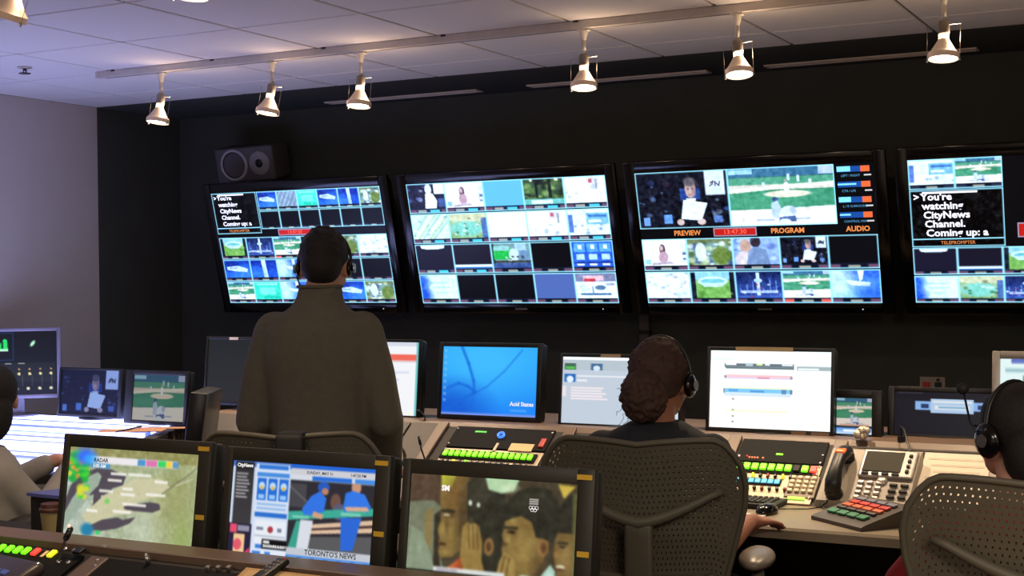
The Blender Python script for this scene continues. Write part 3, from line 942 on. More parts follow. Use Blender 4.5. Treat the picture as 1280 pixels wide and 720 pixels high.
    c.rect(0.42, 0.86, 1, 0.935, (196, 200, 210)).rect(0.42, 0.935, 1, 1, (60, 130, 220))
    for k in range(6):
        c.rect(0.44 + k * 0.09, 0.955, 0.50 + k * 0.09, 0.975, (210, 230, 255), 0.8)
    c.rect(0.245, 0.80, 0.42, 0.90, (16, 16, 20)).rect(0.255, 0.815, 0.30, 0.845, (240, 240, 240)).rect(0.255, 0.86, 0.41, 0.885, (236, 236, 236), 0.85)
    c.blur(1)


def d_faces(c):
    sk, hi, sh, dk = (128, 98, 54), (166, 134, 76), (84, 60, 36), (38, 34, 26)
    c.sub(0, 0, 1, 0.93)
    c.rect(0, 0, 1, 1, (70, 58, 44)).ell(0.08, 0.1, 0.14, 0.25, (92, 66, 54), 0.8, 0.6)
    # pale figure at the left
    c.poly([(0.0, 0.30), (0.15, 0.27), (0.22, 0.36), (0.20, 0.8), (0.24, 1), (0.0, 1)], (120, 120, 102)).poly([(0.02, 0.55), (0.10, 0.62), (0.19, 1), (0.0, 1)], (140, 148, 130)).poly([(0.10, 0.40), (0.15, 0.34), (0.15, 0.78), (0.11, 0.7)], (140, 116, 76)).poly([(0.16, 0.42), (0.20, 0.36), (0.20, 0.8), (0.22, 1), (0.17, 1)], (52, 44, 34))
    # first face in profile, looking left
    c.poly([(0.195, 0.0), (0.36, 0.0), (0.38, 0.5), (0.35, 0.72), (0.28, 0.84), (0.215, 0.86), (0.195, 0.80), (0.20, 0.74), (0.192, 0.70), (0.20, 0.66), (0.185, 0.58), (0.205, 0.44), (0.195, 0.34), (0.19, 0.2)], sk)
    c.poly([(0.19, 0), (0.28, 0), (0.255, 0.13), (0.195, 0.15)], (196, 190, 66)).ell(0.29, 0.2, 0.07, 0.2, (120, 84, 46), 0.7, 0.6).ell(0.25, 0.40, 0.05, 0.04, sh, 0.9, 0.6).rect(0.20, 0.355, 0.285, 0.385, dk, 0.85).ell(0.235, 0.41, 0.022, 0.012, (206, 190, 160)).ell(0.215, 0.56, 0.02, 0.06, hi, 0.9, 0.6).ell(0.24, 0.53, 0.012, 0.06, sh, 0.7, 0.6).ell(0.22, 0.715, 0.025, 0.014, (70, 42, 30)).ell(0.30, 0.60, 0.05, 0.13, hi, 0.55, 0.8).ell(0.35, 0.5, 0.05, 0.35, (58, 44, 30), 0.7, 0.6).ell(0.24, 0.80, 0.03, 0.03, hi, 0.6, 0.7)
    c.poly([(0.20, 1), (0.27, 0.93), (0.33, 0.84), (0.37, 0.9), (0.36, 1)], (196, 88, 46)).ell(0.34, 0.93, 0.03, 0.08, (150, 60, 34), 0.7, 0.6)
    # figure hiding behind both hands
    c.poly([(0.35, 0.06), (0.40, 0.0), (0.50, 0.0), (0.58, 0.14), (0.60, 0.6), (0.56, 1), (0.42, 1), (0.37, 0.6)], (44, 40, 32)).ell(0.43, 0.12, 0.07, 0.16, (70, 64, 52), 0.7, 0.7)
    c.poly([(0.335, 0.52), (0.36, 0.47), (0.385, 0.49), (0.41, 0.47), (0.435, 0.50), (0.46, 0.66), (0.46, 0.84), (0.49, 1), (0.36, 1), (0.33, 0.82)], (150, 116, 62)).ell(0.385, 0.62, 0.02, 0.14, hi, 0.8, 0.6)
    for x in (0.372, 0.398, 0.424):
        c.line(x, 0.50, x + 0.012, 0.74, 1.3, (92, 66, 38))
    c.ell(0.50, 0.70, 0.03, 0.09, (140, 100, 58)).ell(0.50, 0.70, 0.014, 0.05, (90, 58, 36)).ell(0.375, 0.27, 0.010, 0.028, (236, 236, 232)).ell(0.425, 0.285, 0.009, 0.026, (220, 220, 216))
    c.poly([(0.46, 0.0), (0.66, 0.0), (0.63, 0.12), (0.56, 0.15), (0.48, 0.12)], (186, 212, 178)).ell(0.60, 0.09, 0.05, 0.04, (222, 232, 206), 0.7, 0.6)
    # third face in three-quarter view
    c.poly([(0.59, 0.42), (0.66, 0.34), (0.80, 0.36), (0.85, 0.55), (0.82, 0.80), (0.74, 1), (0.64, 1), (0.60, 0.88), (0.575, 0.72), (0.585, 0.64), (0.575, 0.58)], sk).ell(0.72, 0.72, 0.07, 0.16, hi, 0.7, 0.7).ell(0.63, 0.42, 0.03, 0.06, hi, 0.7, 0.7).ell(0.79, 0.85, 0.04, 0.16, sh, 0.6, 0.7)
    c.poly([(0.575, 0.44), (0.585, 0.26), (0.65, 0.12), (0.74, 0.06), (0.84, 0.08), (0.90, 0.22), (0.905, 0.44), (0.87, 0.60), (0.82, 0.58), (0.77, 0.56), (0.745, 0.42), (0.68, 0.36), (0.62, 0.40)], (40, 37, 29)).ell(0.74, 0.2, 0.1, 0.1, (60, 56, 44), 0.6, 0.8).rect(0.585, 0.475, 0.665, 0.505, dk, 0.85).ell(0.628, 0.535, 0.026, 0.016, (40, 30, 24)).ell(0.612, 0.62, 0.016, 0.06, hi, 0.8, 0.7).ell(0.595, 0.66, 0.018, 0.02, sh, 0.8, 0.6).ell(0.815, 0.66, 0.032, 0.085, (150, 106, 62)).ell(0.818, 0.66, 0.016, 0.05, (92, 58, 38), 1, 0.5)
    c.poly([(0.55, 1), (0.565, 0.84), (0.59, 0.74), (0.625, 0.76), (0.665, 0.84), (0.66, 1)], (158, 124, 68)).line(0.595, 0.78, 0.58, 0.95, 1.3, sh).line(0.625, 0.80, 0.61, 0.96, 1.3, sh).ell(0.64, 0.9, 0.014, 0.08, hi, 0.7, 0.6)
    c.poly([(0.66, 1), (0.70, 0.95), (0.80, 0.97), (0.86, 0.82), (0.89, 0.88), (0.88, 1)], (170, 196, 190)).ell(0.86, 0.95, 0.03, 0.06, (206, 226, 226), 0.8, 0.6)
    # fourth face at the right
    c.poly([(0.885, 0.56), (0.91, 0.46), (1, 0.46), (1, 0.96), (0.93, 1), (0.905, 0.94), (0.89, 0.82), (0.875, 0.72)], (122, 92, 54)).poly([(0.90, 0.50), (0.90, 0.24), (0.95, 0.12), (1, 0.10), (1, 0.50)], (44, 40, 32)).ell(0.95, 0.72, 0.035, 0.1, (160, 126, 74), 0.7, 0.7).rect(0.895, 0.585, 0.955, 0.61, dk, 0.85).ell(0.925, 0.635, 0.02, 0.014, (50, 36, 26)).ell(0.897, 0.72, 0.018, 0.035, (150, 112, 64)).ell(0.918, 0.835, 0.026, 0.018, (228, 218, 190)).ell(0.918, 0.86, 0.03, 0.012, (96, 58, 40))
    c.poly([(0.885, 0.02), (0.985, 0.03), (0.92, 0.16)], (206, 172, 72)).poly([(0.97, 0.1), (1, 0.1), (1, 1), (0.985, 1)], (110, 106, 66), 0.7)
    c.rect(0.17, 0.95, 0.60, 1, (226, 222, 232)).rect(0.19, 0.965, 0.32, 0.985, (130, 100, 140), 0.6)
    c.noise(4, 2).noise(5, 5).blur(2)
    c.sub(0, 0, 1, 1).rect(0, 0.935, 1, 1, (60, 52, 40))
    c.a = c.a * np.array((0.94, 0.98, 0.92)) + 6


def d_desktop(c):
    c.grad(0, 0, 1, 1, (40, 160, 252), (30, 136, 250)).ell(0.45, 0.2, 0.6, 0.45, (70, 196, 255), 0.8, 0.7).ell(0.1, 0.95, 0.35, 0.35, (18, 84, 206), 0.8, 0.6)
    for pts, w in (([(0.20, 0.0), (0.28, 0.25), (0.34, 0.5), (0.35, 0.68)], 4), ([(0.84, 0.04), (0.66, 0.35), (0.48, 0.58), (0.3, 0.72)], 1.6), ([(0.05, 0.62), (0.18, 0.54), (0.28, 0.58), (0.36, 0.66)], 3.5), ([(0.02, 0.96), (0.15, 0.84), (0.28, 0.72), (0.38, 0.66)], 2.5), ([(0.33, 0.66), (0.34, 0.8), (0.28, 0.94)], 1.6), ([(0.12, 0.7), (0.14, 0.84), (0.24, 0.9)], 1.6)):
        c.path(pts, w, (18, 104, 220), 0.7)
    for k in range(9):
        c.rect(0.02, 0.05 + k * 0.09, 0.045, 0.085 + k * 0.09, (150, 200, 240), 0.7)
    c.rect(0, 0.965, 1, 1, (120, 150, 236))
    c.rect(0.73, 0.90, 0.90, 0.92, (160, 205, 250), 0.6)
    c.blur(1)


def d_mail(c):
    c.rect(0, 0, 1, 1, (196, 208, 222)).rect(0, 0, 1, 0.05, (250, 252, 255)).rect(0, 0.05, 1, 0.2, (186, 200, 210))
    c.rect(0.02, 0.10, 0.12, 0.20, (70, 110, 90)).rect(0.03, 0.15, 0.11, 0.19, (90, 190, 90)).rect(0.25, 0.10, 0.35, 0.20, (70, 110, 150)).ell(0.3, 0.17, 0.03, 0.04, (220, 236, 250))
    c.rect(0.02, 0.26, 0.12, 0.38, (40, 110, 190)).ell(0.07, 0.34, 0.03, 0.05, (230, 244, 255)).rect(0.13, 0.28, 0.6, 0.30, (240, 244, 250), 0.9).rect(0.13, 0.34, 0.22, 0.37, (240, 244, 250), 0.9)
    c.rect(0, 0.44, 0.04, 0.6, (236, 226, 232))
    for k in range(5):
        c.rect(0.08, 0.455 + k * 0.04, 0.08 + 0.36 * (0.6 + 0.4 * rng.random()), 0.48 + k * 0.04, (250, 236, 240), 0.9)
    c.rect(0.9, 0.5, 1, 1, (206, 220, 230))


def d_rundown(c):
    c.rect(0, 0, 1, 1, (250, 252, 250)).rect(0, 0, 1, 0.1, (232, 246, 246)).rect(0, 0.10, 0.2, 0.13, (214, 226, 222))
    c.rect(0.12, 0.165, 0.70, 0.215, (96, 112, 122)).rect(0.13, 0.15, 0.22, 0.19, (240, 244, 244)).rect(0.30, 0.16, 0.36, 0.2, (170, 190, 200)).rect(0.39, 0.165, 0.44, 0.19, (206, 226, 160)).rect(0.46, 0.165, 0.50, 0.19, (214, 226, 232)).rect(0.60, 0.17, 0.69, 0.19, (236, 240, 244)).rect(0.13, 0.215, 0.70, 0.235, (70, 90, 96))
    c.rect(0.72, 0.19, 1, 0.245, (150, 168, 172)).rect(0.73, 0.215, 0.9, 0.235, (236, 242, 242))
    c.rect(0.14, 0.31, 0.68, 0.345, (244, 186, 192)).rect(0.14, 0.345, 0.68, 0.365, (200, 190, 226)).rect(0.40, 0.34, 0.50, 0.36, (190, 110, 130), 0.7).rect(0.12, 0.32, 0.14, 0.36, (130, 140, 140)).rect(0.67, 0.32, 0.69, 0.36, (130, 140, 140))
    c.rect(0.14, 0.47, 0.68, 0.49, (226, 240, 190)).rect(0.13, 0.49, 0.68, 0.545, (120, 186, 232)).rect(0.34, 0.51, 0.46, 0.535, (70, 130, 190), 0.8).rect(0.16, 0.50, 0.24, 0.53, (80, 140, 200), 0.7).rect(0.60, 0.49, 0.64, 0.55, (90, 130, 170)).rect(0.67, 0.49, 0.69, 0.55, (90, 120, 130)).rect(0.12, 0.55, 0.68, 0.59, (196, 212, 240)).rect(0.115, 0.49, 0.13, 0.55, (110, 130, 140))
    for y, k in ((0.62, (250, 226, 226)), (0.76, (250, 246, 200)), (0.84, (236, 250, 226)), (0.91, (230, 236, 250))):
        c.rect(0.13, y, 0.66, y + 0.03, k)
        c.rect(0.19, y - 0.005, 0.21, y + 0.015, (120, 130, 120))


def d_redwhite(c):
    c.rect(0, 0, 1, 1, (244, 246, 250)).rect(0, 0, 1, 0.06, (214, 220, 232)).rect(0, 0.17, 0.98, 0.26, (240, 108, 92)).rect(0, 0.26, 1, 0.28, (226, 214, 220)).rect(0.1, 0.4, 0.9, 0.43, (216, 224, 240)).rect(0.1, 0.5, 0.8, 0.53, (216, 224, 240)).rect(0.97, 0.0, 1, 1, (100, 190, 190))


def d_greyoff(c):
    c.grad(0, 0, 1, 1, (40, 43, 46), (46, 47, 47))


def d_smallprog(c):
    c.sub(0, 0, 1, 0.78)
    d_base(c)
    c.a = c.a * 0.86
    c.sub(0, 0, 1, 1)
    c.rect(0, 0.76, 1, 0.83, (40, 50, 70)).grad(0, 0.83, 1, 1, (90, 150, 226), (214, 236, 255)).rect(0.1, 0.72, 0.9, 0.78, (190, 130, 100), 0.6).rect(0.2, 0.87, 0.8, 0.93, (240, 250, 255))


def d_navy(c):
    c.rect(0, 0, 1, 1, (13, 16, 32)).rect(0.03, 0.02, 0.3, 0.05, (90, 90, 96), 0.5)
    c.rect(0.22, 0.22, 1, 0.42, (150, 196, 255)).rect(0.38, 0.16, 0.82, 0.48, (190, 222, 255)).rect(0.40, 0.2, 0.80, 0.25, (240, 248, 255)).rect(0.28, 0.28, 0.36, 0.38, (40, 60, 110)).rect(0.86, 0.28, 0.94, 0.38, (40, 60, 110)).rect(0.42, 0.31, 0.78, 0.40, (246, 250, 255)).rect(0.46, 0.33, 0.74, 0.37, (130, 190, 226))


def d_silverscr(c):
    c.rect(0, 0, 1, 1, (226, 246, 246)).rect(0.1, 0, 1, 0.06, (90, 110, 190)).rect(0.05, 0.12, 0.5, 0.16, (150, 190, 200)).rect(0.2, 0.2, 0.9, 0.3, (90, 120, 130)).rect(0.06, 0.34, 1, 0.5, (226, 240, 130)).rect(0.06, 0.5, 1, 0.6, (200, 230, 160)).rect(0.1, 0.7, 0.8, 0.74, (170, 200, 200))


def d_scope(c):
    c.rect(0, 0, 1, 1, (8, 12, 18)).rect(0, 0.02, 0.47, 0.46, (22, 46, 84)).rect(0.01, 0.04, 0.455, 0.44, (6, 10, 16))
    c.poly([(0.02, 0.16), (0.30, 0.2), (0.36, 0.12), (0.39, 0.14), (0.40, 0.30), (0.02, 0.30)], (30, 230, 110)).rect(0.02, 0.28, 0.40, 0.31, (200, 255, 225)).rect(0.32, 0.16, 0.345, 0.27, (6, 30, 20))
    c.ell(0.70, 0.20, 0.02, 0.05, (190, 255, 215), 1, 0.4, rot=0.5)
    c.rect(0.30, 0.50, 0.98, 0.80, (24, 32, 34)).rect(0.36, 0.5, 0.44, 0.51, (200, 210, 200)).rect(0.52, 0.5, 0.60, 0.51, (200, 210, 200))
    for k in range(5):
        c.ell(0.40 + k * 0.13, 0.60, 0.012, 0.014, (210, 150, 110)).ell(0.40 + k * 0.13, 0.67, 0.018, 0.02, (236, 226, 160))
        c.line(0.45 + k * 0.12, 0.70, 0.45 + k * 0.12, 0.86, 0.8, (70, 84, 84))
    for k in range(4):
        c.ell(0.5 + k * 0.14, 0.90, 0.02, 0.022, (226, 224, 190))
    c.rect(0.04, 0.55, 0.2, 0.62, (250, 250, 250)).ell(0.02, 0.66, 0.04, 0.04, (255, 240, 200))


def d_anchor_dim(c):
    d_anchor(c)
    c.a = c.a * np.array((0.62, 0.70, 0.86)) + np.array((4, 8, 26))


def d_base_dim(c):
    d_base(c)
    c.a = c.a * np.array((0.72, 0.74, 0.74)) ** 1.0

# ================================================================== wall screens
SCR_TV = screen_mat('tv_display', 1.42)
SCR_MON = screen_mat('monitor_display', 1.0)
SCR_DIM = screen_mat('monitor_display_dim', 0.8)
T_WHITE = glow('lettering_white', (236, 240, 255), 1.2)
T_ORANGE = glow('lettering_orange', (244, 150, 84), 0.9)
T_RED = glow('lettering_red', (255, 120, 100), 1.0)
T_DARK = mat('lettering_dark', (60, 60, 66), 0.8)
T_PALE = glow('lettering_pale', (225, 228, 232), 0.8)


def strip(c, kind):
    """caption strip along the bottom of a picture"""
    c.rect(0, 0.84, 1, 1, (22, 34, 66))
    a = {'r': (226, 92, 84), 'd': (40, 44, 66)}.get(kind, (104, 72, 98))
    if kind == 'c':
        c.rect(0.03, 0.87, 0.2, 0.97, a).rect(0.24, 0.88, 0.46, 0.96, (150, 160, 160)).rect(0.56, 0.88, 0.8, 0.96, (70, 200, 236)).rect(0.86, 0.87, 0.97, 0.97, a)
    else:
        c.rect(0.03, 0.87, 0.22, 0.97, a).rect(0.25, 0.85, 0.75, 0.99, (10, 16, 34)).rect(0.38, 0.89, 0.62, 0.96, (150, 156, 150)).rect(0.78, 0.87, 0.97, 0.97, a)


def tile(scr, W, H, x0, y0, x1, y1, fn, kind='a', border=CY):
    nx, ny = max(14, int((x1 - x0) * 300)), max(12, int((y1 - y0) * 172))
    c = Pic(nx, ny, (6, 8, 14))
    bx, by = 1.0 / nx, 1.0 / ny
    bot = 1 - by if kind is None else 0.83
    c.sub(bx, by, 1 - bx, bot)
    fn(c)
    if fn not in (d_dark, d_cyan, d_lilac, d_pale, d_band_top, d_band_low):
        c.noise(7, 2).noise(9, 4)
    c.a = np.clip(c.a, 0, 255) * np.array((0.90, 0.98, 1.06))
    c.sub(0, 0, 1, 1)
    if kind:
        strip(c, kind)
    if border is not None:
        c.rect(-1, -1, 2, by * 1.6, border).rect(-1, 1 - by * 1.6, 2, 2, border).rect(-1, -1, bx * 1.6, 2, border).rect(1 - bx * 1.6, -1, 2, 2, border)
    return c.mesh('picture', (x1 - x0) * W, (y1 - y0) * H, SCR_TV, scr, (x0 * W, -0.0015, -y0 * H))


def flat(scr, W, H, x0, y0, x1, y1, m, name, d=0.001):
    o = MB().box(((x0 + x1) / 2 * W, -d, -(y0 + y1) / 2 * H), ((x1 - x0) * W, 0.0008, (y1 - y0) * H)).build(name, m, scr)
    return o


TVW, TVH = 1.153, 0.655


def wall_tv(x0, label):
    r = thing('wall_screen', label, 'screen', (x0 + TVW / 2, 6.37, 1.409), rot=(math.radians(14.5), 0, 0), group='wall screens')
    b, t = 0.056, 0.05
    mb = MB()
    for s in (-1, 1):
        mb.box((s * (TVW / 2 + b / 2), 0.008, TVH / 2), (b, 0.03, TVH + 2 * b), bevel=0.006)
    mb.box((0, 0.008, -b / 2), (TVW, 0.03, b), bevel=0.006).box((0, 0.008, TVH + b / 2), (TVW, 0.03, b), bevel=0.006)
    mb.build('bezel', M_GLOSS, r, angle=40)
    MB().box((0, 0.055, TVH / 2), (TVW + 0.06, 0.07, TVH + 0.06), bevel=0.02).build('cabinet', M_BLACKM, r)
    MB().box((0, 0.13, TVH / 2), (0.4, 0.08, 0.36)).box((0, 0.145, 0.14), (0.1, 0.16, 0.06)).build('bracket', M_BLACKM, r)
    MB().box((0.02, -0.0075, -0.030), (0.07, 0.002, 0.010)).build('maker_badge', M_STEEL, r)
    MB().cyl((TVW / 2 - 0.09, -0.006, -0.03), (TVW / 2 - 0.09, -0.009, -0.03), 0.003, seg=8).build('power_light', glow('led_white', (200, 210, 240), 1), r)
    c = Pic(8, 6, (5, 6, 10))
    scr = c.mesh('screen', TVW, TVH, SCR_TV, r, (-TVW / 2, -0.002, TVH))
    return r, scr


def prompter(scr, x0, y0, x1, y1, ls):
    W, H = TVW, TVH
    tile(scr, W, H, x0, y0, x1, y1, lambda c: d_dark(c, (5, 5, 8)), None)
    yb = y1 - (y1 - y0) * 0.14
    flat(scr, W, H, x0 + 0.004, yb - 0.004, x1 - 0.004, yb + 0.004, glow('frame_cyan', CY, 0.9), 'divider', 0.0022)
    xm = (x0 + x1) / 2
    lettering('TELEPROMPTER', 0.021, T_ORANGE, scr, (xm * W, -0.0025, -(yb + y1) / 2 * H), align='CENTER')
    flat(scr, W, H, x0 + (x1 - x0) * 0.14, y0 + (y1 - y0) * 0.03, x0 + (x1 - x0) * 0.73, y0 + (y1 - y0) * 0.065, T_WHITE, 'cursor_bar', 0.0022)
    for k, (t, dx) in enumerate((("You're", 0.12), ('watching', 0.13), ('CityNews', 0.14), ('Channel.', 0.15), ('Coming up: a', 0.16))):
        lettering(t, ls, T_WHITE, scr, ((x0 + (x1 - x0) * dx) * W, -0.0025, -(y0 + (y1 - y0) * (0.125 + 0.158 * k)) * H), sx=1.12, bold=ls * 0.03)
    lettering('>', ls, T_WHITE, scr, ((x0 + (x1 - x0) * 0.04) * W, -0.0025, -(y0 + (y1 - y0) * 0.125) * H), bold=0.0012)


def redclock(scr, x0, y0, x1, y1, text='13:47:30'):
    W, H = TVW, TVH
    flat(scr, W, H, x0, y0, x1, y1, glow('clock_frame', (170, 160, 190), 0.7), 'clock_frame', 0.001)
    flat(scr, W, H, x0 + 0.005, y0 + 0.009, x1 - 0.005, y1 - 0.009, glow('clock_red', (196, 30, 30), 0.9), 'clock_panel', 0.002)
    lettering(text, (y1 - y0) * H * 0.72, T_RED, scr, ((x0 + x1) / 2 * W, -0.003, -(y0 + y1) / 2 * H), align='CENTER', sx=1.1)


# first screen
r, scr = wall_tv(-5.215, 'leftmost wall screen with prompter text and a grid of small pictures')
W, H = TVW, TVH
prompter(scr, 0.0, 0.0, 0.275, 0.365, 0.034)
row1 = [d_blue, d_greytex, d_green, d_blue, d_bluebar, d_crowd]
for k in range(6):
    tile(scr, W, H, 0.28 + 0.12 * k, 0.0, 0.28 + 0.12 * (k + 1), 0.165, row1[k], 'd')
    tile(scr, W, H, 0.28 + 0.12 * k, 0.17, 0.28 + 0.12 * (k + 1), 0.33, d_dark, 'd')
redclock(scr, 0.375, 0.335, 0.575, 0.392)
rows = [[d_stadium, d_city, d_base, d_dark, d_crowd, d_whitebusy], [d_blue, d_bluebar, d_bluesky, d_dark, d_dark, d_dark], [d_base, d_green, d_bluesky, d_trees, d_blue, d_crowd]]
for j, y0 in enumerate((0.40, 0.60, 0.80)):
    for k in range(6):
        tile(scr, W, H, k / 6, y0, (k + 1) / 6, y0 + 0.195, rows[j][k], 'r' if (j == 0 and k == 2) else 'a')

# second screen
r, scr = wall_tv(-3.893, 'wall screen with twenty equal pictures in four rows')
rows = [[d_bride, d_womanlight, d_cyan, d_trees, d_kitchen], [d_road, d_pool, d_pale, d_kitchen, d_office], [d_band_top, d_band_low, d_greenstudio, d_dark, d_weather], [d_blueglow, d_dark, d_dark, d_lilac, d_news]]
for j in range(4):
    for k in range(5):
        tile(scr, W, H, k * 0.2, j * 0.252, (k + 1) * 0.2, j * 0.252 + 0.244, rows[j][k], 'c' if j < 2 or (j == 2 and k < 2) else 'a')

# third screen
r, scr = wall_tv(-2.582, 'wall screen with large anchor and baseball pictures over ten small ones')
tile(scr, W, H, 0.0, 0.0, 0.405, 0.425, d_anchor, None)
tile(scr, W, H, 0.405, 0.0, 0.845, 0.425, d_base, None)
lettering('PREVIEW', 0.034, T_ORANGE, scr, (0.21 * W, -0.003, -0.464 * H), align='CENTER', bold=0.001)
lettering('PROGRAM', 0.034, T_ORANGE, scr, (0.64 * W, -0.003, -0.464 * H), align='CENTER', bold=0.001)
lettering('AUDIO', 0.034, T_ORANGE, scr, (0.925 * W, -0.003, -0.464 * H), align='CENTER', bold=0.001)
redclock(scr, 0.325, 0.430, 0.51, 0.495)
for k, txt in enumerate(('LEFT / RIGHT', 'CTR / LFE', 'L / R SURROUND', 'CONTROL MIX')):
    y = 0.02 + k * 0.108
    flat(scr, W, H, 0.857, y, 0.985, y + 0.04, glow('meter_blue', (20, 80, 170), 0.9), 'meter_bar')
    flat(scr, W, H, 0.950, y, 0.985, y + 0.04, glow('meter_orange', (240, 110, 60), 1.0), 'meter_peak', 0.002)
    xe = (0.91, 0.93, 0.905, 0.90)[k]
    flat(scr, W, H, 0.857, y + (0 if k in (0, 2) else 0.012), xe, y + (0.036 if k in (0, 2) else 0.024), glow('meter_cyan', (130, 225, 255), 1.1), 'meter_level', 0.002)
    lettering(txt, 0.015, glow('lettering_cyan', (90, 170, 225), 0.8), scr, (0.872 * W, -0.003, -(y + 0.066) * H))
    flat(scr, W, H, 0.962, y + 0.06, 0.99, y + 0.07, T_PALE, 'meter_value')
rows = [[d_womanlight, d_crowd, d_twopeople, d_anchor, d_dark], [d_whitebusy, d_stadium, d_city, d_base, d_bluesky]]
for j, y0 in enumerate((0.505, 0.757)):
    for k in range(5):
        tile(scr, W, H, k * 0.2, y0, (k + 1) * 0.2, y0 + 0.243, rows[j][k], 'r' if (j == 1 and k == 3) else 'a')

# fourth screen, running out of the picture
r, scr = wall_tv(-1.278, 'rightmost wall screen with prompter text, cut off by right edge')
tile(scr, W, H, 0.0, 0.0, 0.172, 0.205, d_office, 'd')
tile(scr, W, H, 0.172, 0.0, 0.345, 0.205, d_base, 'd')
prompter(scr, 0.0, 0.21, 0.345, 0.605, 0.044)
rows = [[d_band_top, d_band_low, d_stadium, d_blue, d_base, d_dark], [d_blueglow, d_pool, d_city, d_crowd, d_whitebusy, d_anchor]]
for j, y0 in enumerate((0.61, 0.808)):
    for k in range(6):
        tile(scr, W, H, k * 0.1667, y0, (k + 1) * 0.1667, y0 + 0.19, rows[j][k], 'a')
MB().lathe([(0.0, 0.0), (0.105, 0.0)], (0.545 * W, -0.002, -0.195 * H), FR, 40).build('clock_face', glow('clock_face_white', (250, 250, 255), 1.2), scr)
mb = MB()
for k in range(12):
    a = k * PI / 6
    mb.box((0.545 * W + 0.09 * math.sin(a), -0.003, -0.195 * H + 0.09 * math.cos(a)), (0.006, 0.0006, 0.018), Matrix.Rotation(a, 3, 'Y'))
for a, L in ((math.radians(53), 0.055), (math.radians(285), 0.08)):
    mb.box((0.545 * W + L / 2 * math.sin(a), -0.0035, -0.195 * H + L / 2 * math.cos(a)), (0.007, 0.0006, L), Matrix.Rotation(a, 3, 'Y'))
mb.build('clock_hands', M_BLACK, scr)
redclock(scr, 0.39, 0.45, 0.70, 0.55)
tile(scr, W, H, 0.72, 0.0, 1.0, 0.28, d_base, 'd')
tile(scr, W, H, 0.72, 0.30, 1.0, 0.58, d_anchor, 'd')

# ================================================================== monitors


def proj(P):
    d = Vector(P) - Vector((0, 0, EYE))
    z = d.dot(FWD)
    return 640 + FPX * d.dot(RGT) / z, 360 - FPX * d.dot(UPV) / z


def monitor(name, label, pos, w, h, fn, px, tilt=6, yaw=0, bez=(0.018, 0.018, 0.018, 0.022), bm_=None, z0=0.0, scr_m=None, stand=True, depth=0.045, group=None, cat='monitor'):
    """pos: point on the surface it stands on under the bottom edge of the display; z0: height of display bottom above it"""
    l, rr, t, b = bez
    bm_ = bm_ or M_BLACK
    r = thing(name, label, cat, pos, math.radians(yaw), group)
    rot = (-math.radians(tilt), 0, 0)

    def P(o, off=(0, 0, 0)):
        o.rotation_euler = rot
        o.location = Vector((0, 0, z0)) + Euler(rot).to_matrix() @ Vector(off)
        return o
    mb = MB()
    mb.box((-w / 2 - l / 2, 0, (h + t - b) / 2), (l, 0.022, h + t + b), bevel=0.004).box((w / 2 + rr / 2, 0, (h + t - b) / 2), (rr, 0.022, h + t + b), bevel=0.004)
    mb.box((0, 0, h + t / 2), (w + 0.002, 0.022, t), bevel=0.003).box((0, 0, -b / 2), (w + 0.002, 0.022, b), bevel=0.003)
    P(mb.build('bezel', bm_, r, angle=40))
    P(MB().box(((rr - l) / 2, 0.010 + depth / 2, (h + t - b) / 2), (w + l + rr - 0.006, depth, h + t + b - 0.006), bevel=0.012).build('housing', bm_, r, angle=40))
    c = Pic(px[0], px[1])
    fn(c)
    s = P(c.mesh('screen', w, h, scr_m or SCR_MON, r), (-w / 2, -0.004, h))
    if stand:
        MB().box((0, 0.075, max(0.01, (z0 + h * 0.5) / 2)), (0.07, 0.03, z0 + h * 0.5), bevel=0.006).build('stand_neck', bm_, r)
        MB().lathe([(0.001, 0.0), (0.105, 0.0), (0.105, 0.008), (0.04, 0.016), (0.001, 0.016)], (0, 0.075, 0)).build('stand_base', bm_, r, angle=40)
    return r, s, P


def fit(BL, BR, TL, Y, tilt):
    a, b = atY(*BL, Y), atY(*BR, Y)
    w = b.x - a.x
    z = (a.z + b.z) / 2
    lo, hi = 0.05, 0.9
    for _ in range(40):
        h = (lo + hi) / 2
        v = proj((a.x, Y + h * math.sin(math.radians(tilt)), z + h * math.cos(math.radians(tilt))))[1]
        if v > TL[1]:
            lo = h
        else:
            hi = h
    return (a.x + b.x) / 2, z, w, h


ZL = 0.95     # console ledge
ZD = 0.76     # worktop
YM = 4.95
RX = (0, 0, 0)


def desk_monitor(label, BL, BR, TL, fn, px, tilt=6, Y=YM, zbase=ZL, **kw):
    x, z, w, h = fit(BL, BR, TL, Y, tilt)
    return monitor('desk_monitor', label, (x, Y, zbase), w, h, fn, px, tilt=tilt, z0=max(z - zbase, 0.012), **kw) + (w, h)


def sticker(P, r, x, z, w, h, m, name='sticker', label=None):
    o = P(MB().box((0, 0, 0), (w, 0.0012, h)).build(name, m, r), (x, -0.0122, z))
    if label:
        o['label'] = label
    return o


# ---- on the main console, left to right
r, s, P, w, h = desk_monitor('switched off grey monitor partly hidden behind the standing man', (258, 500), (382, 505), (258, 424), d_greyoff, (20, 14), scr_m=SCR_DIM, bez=(0.012, 0.012, 0.012, 0.02))
sticker(P, r, -w / 2 + 0.15, h + 0.004, 0.05, 0.012, M_PAPER)
r, s, P, w, h = desk_monitor('white monitor with red band just right of the standing man', (404, 519), (521, 523), (404, 430), d_redwhite, (90, 64), bez=(0.012, 0.012, 0.012, 0.016))
MB().cyl((w / 2 - 0.03, -0.013, -0.006), (w / 2 - 0.03, -0.016, -0.006), 0.004, seg=8).build('power_light', glow('led_amber', (255, 210, 120), 1.2), r).location = (0, 0, 0.03)
r, s, P, w, h = desk_monitor('monitor showing a bright blue desktop with dark swirls', (552, 518), (670, 521), (556, 433), d_desktop, (128, 84), bez=(0.018, 0.022, 0.018, 0.02))
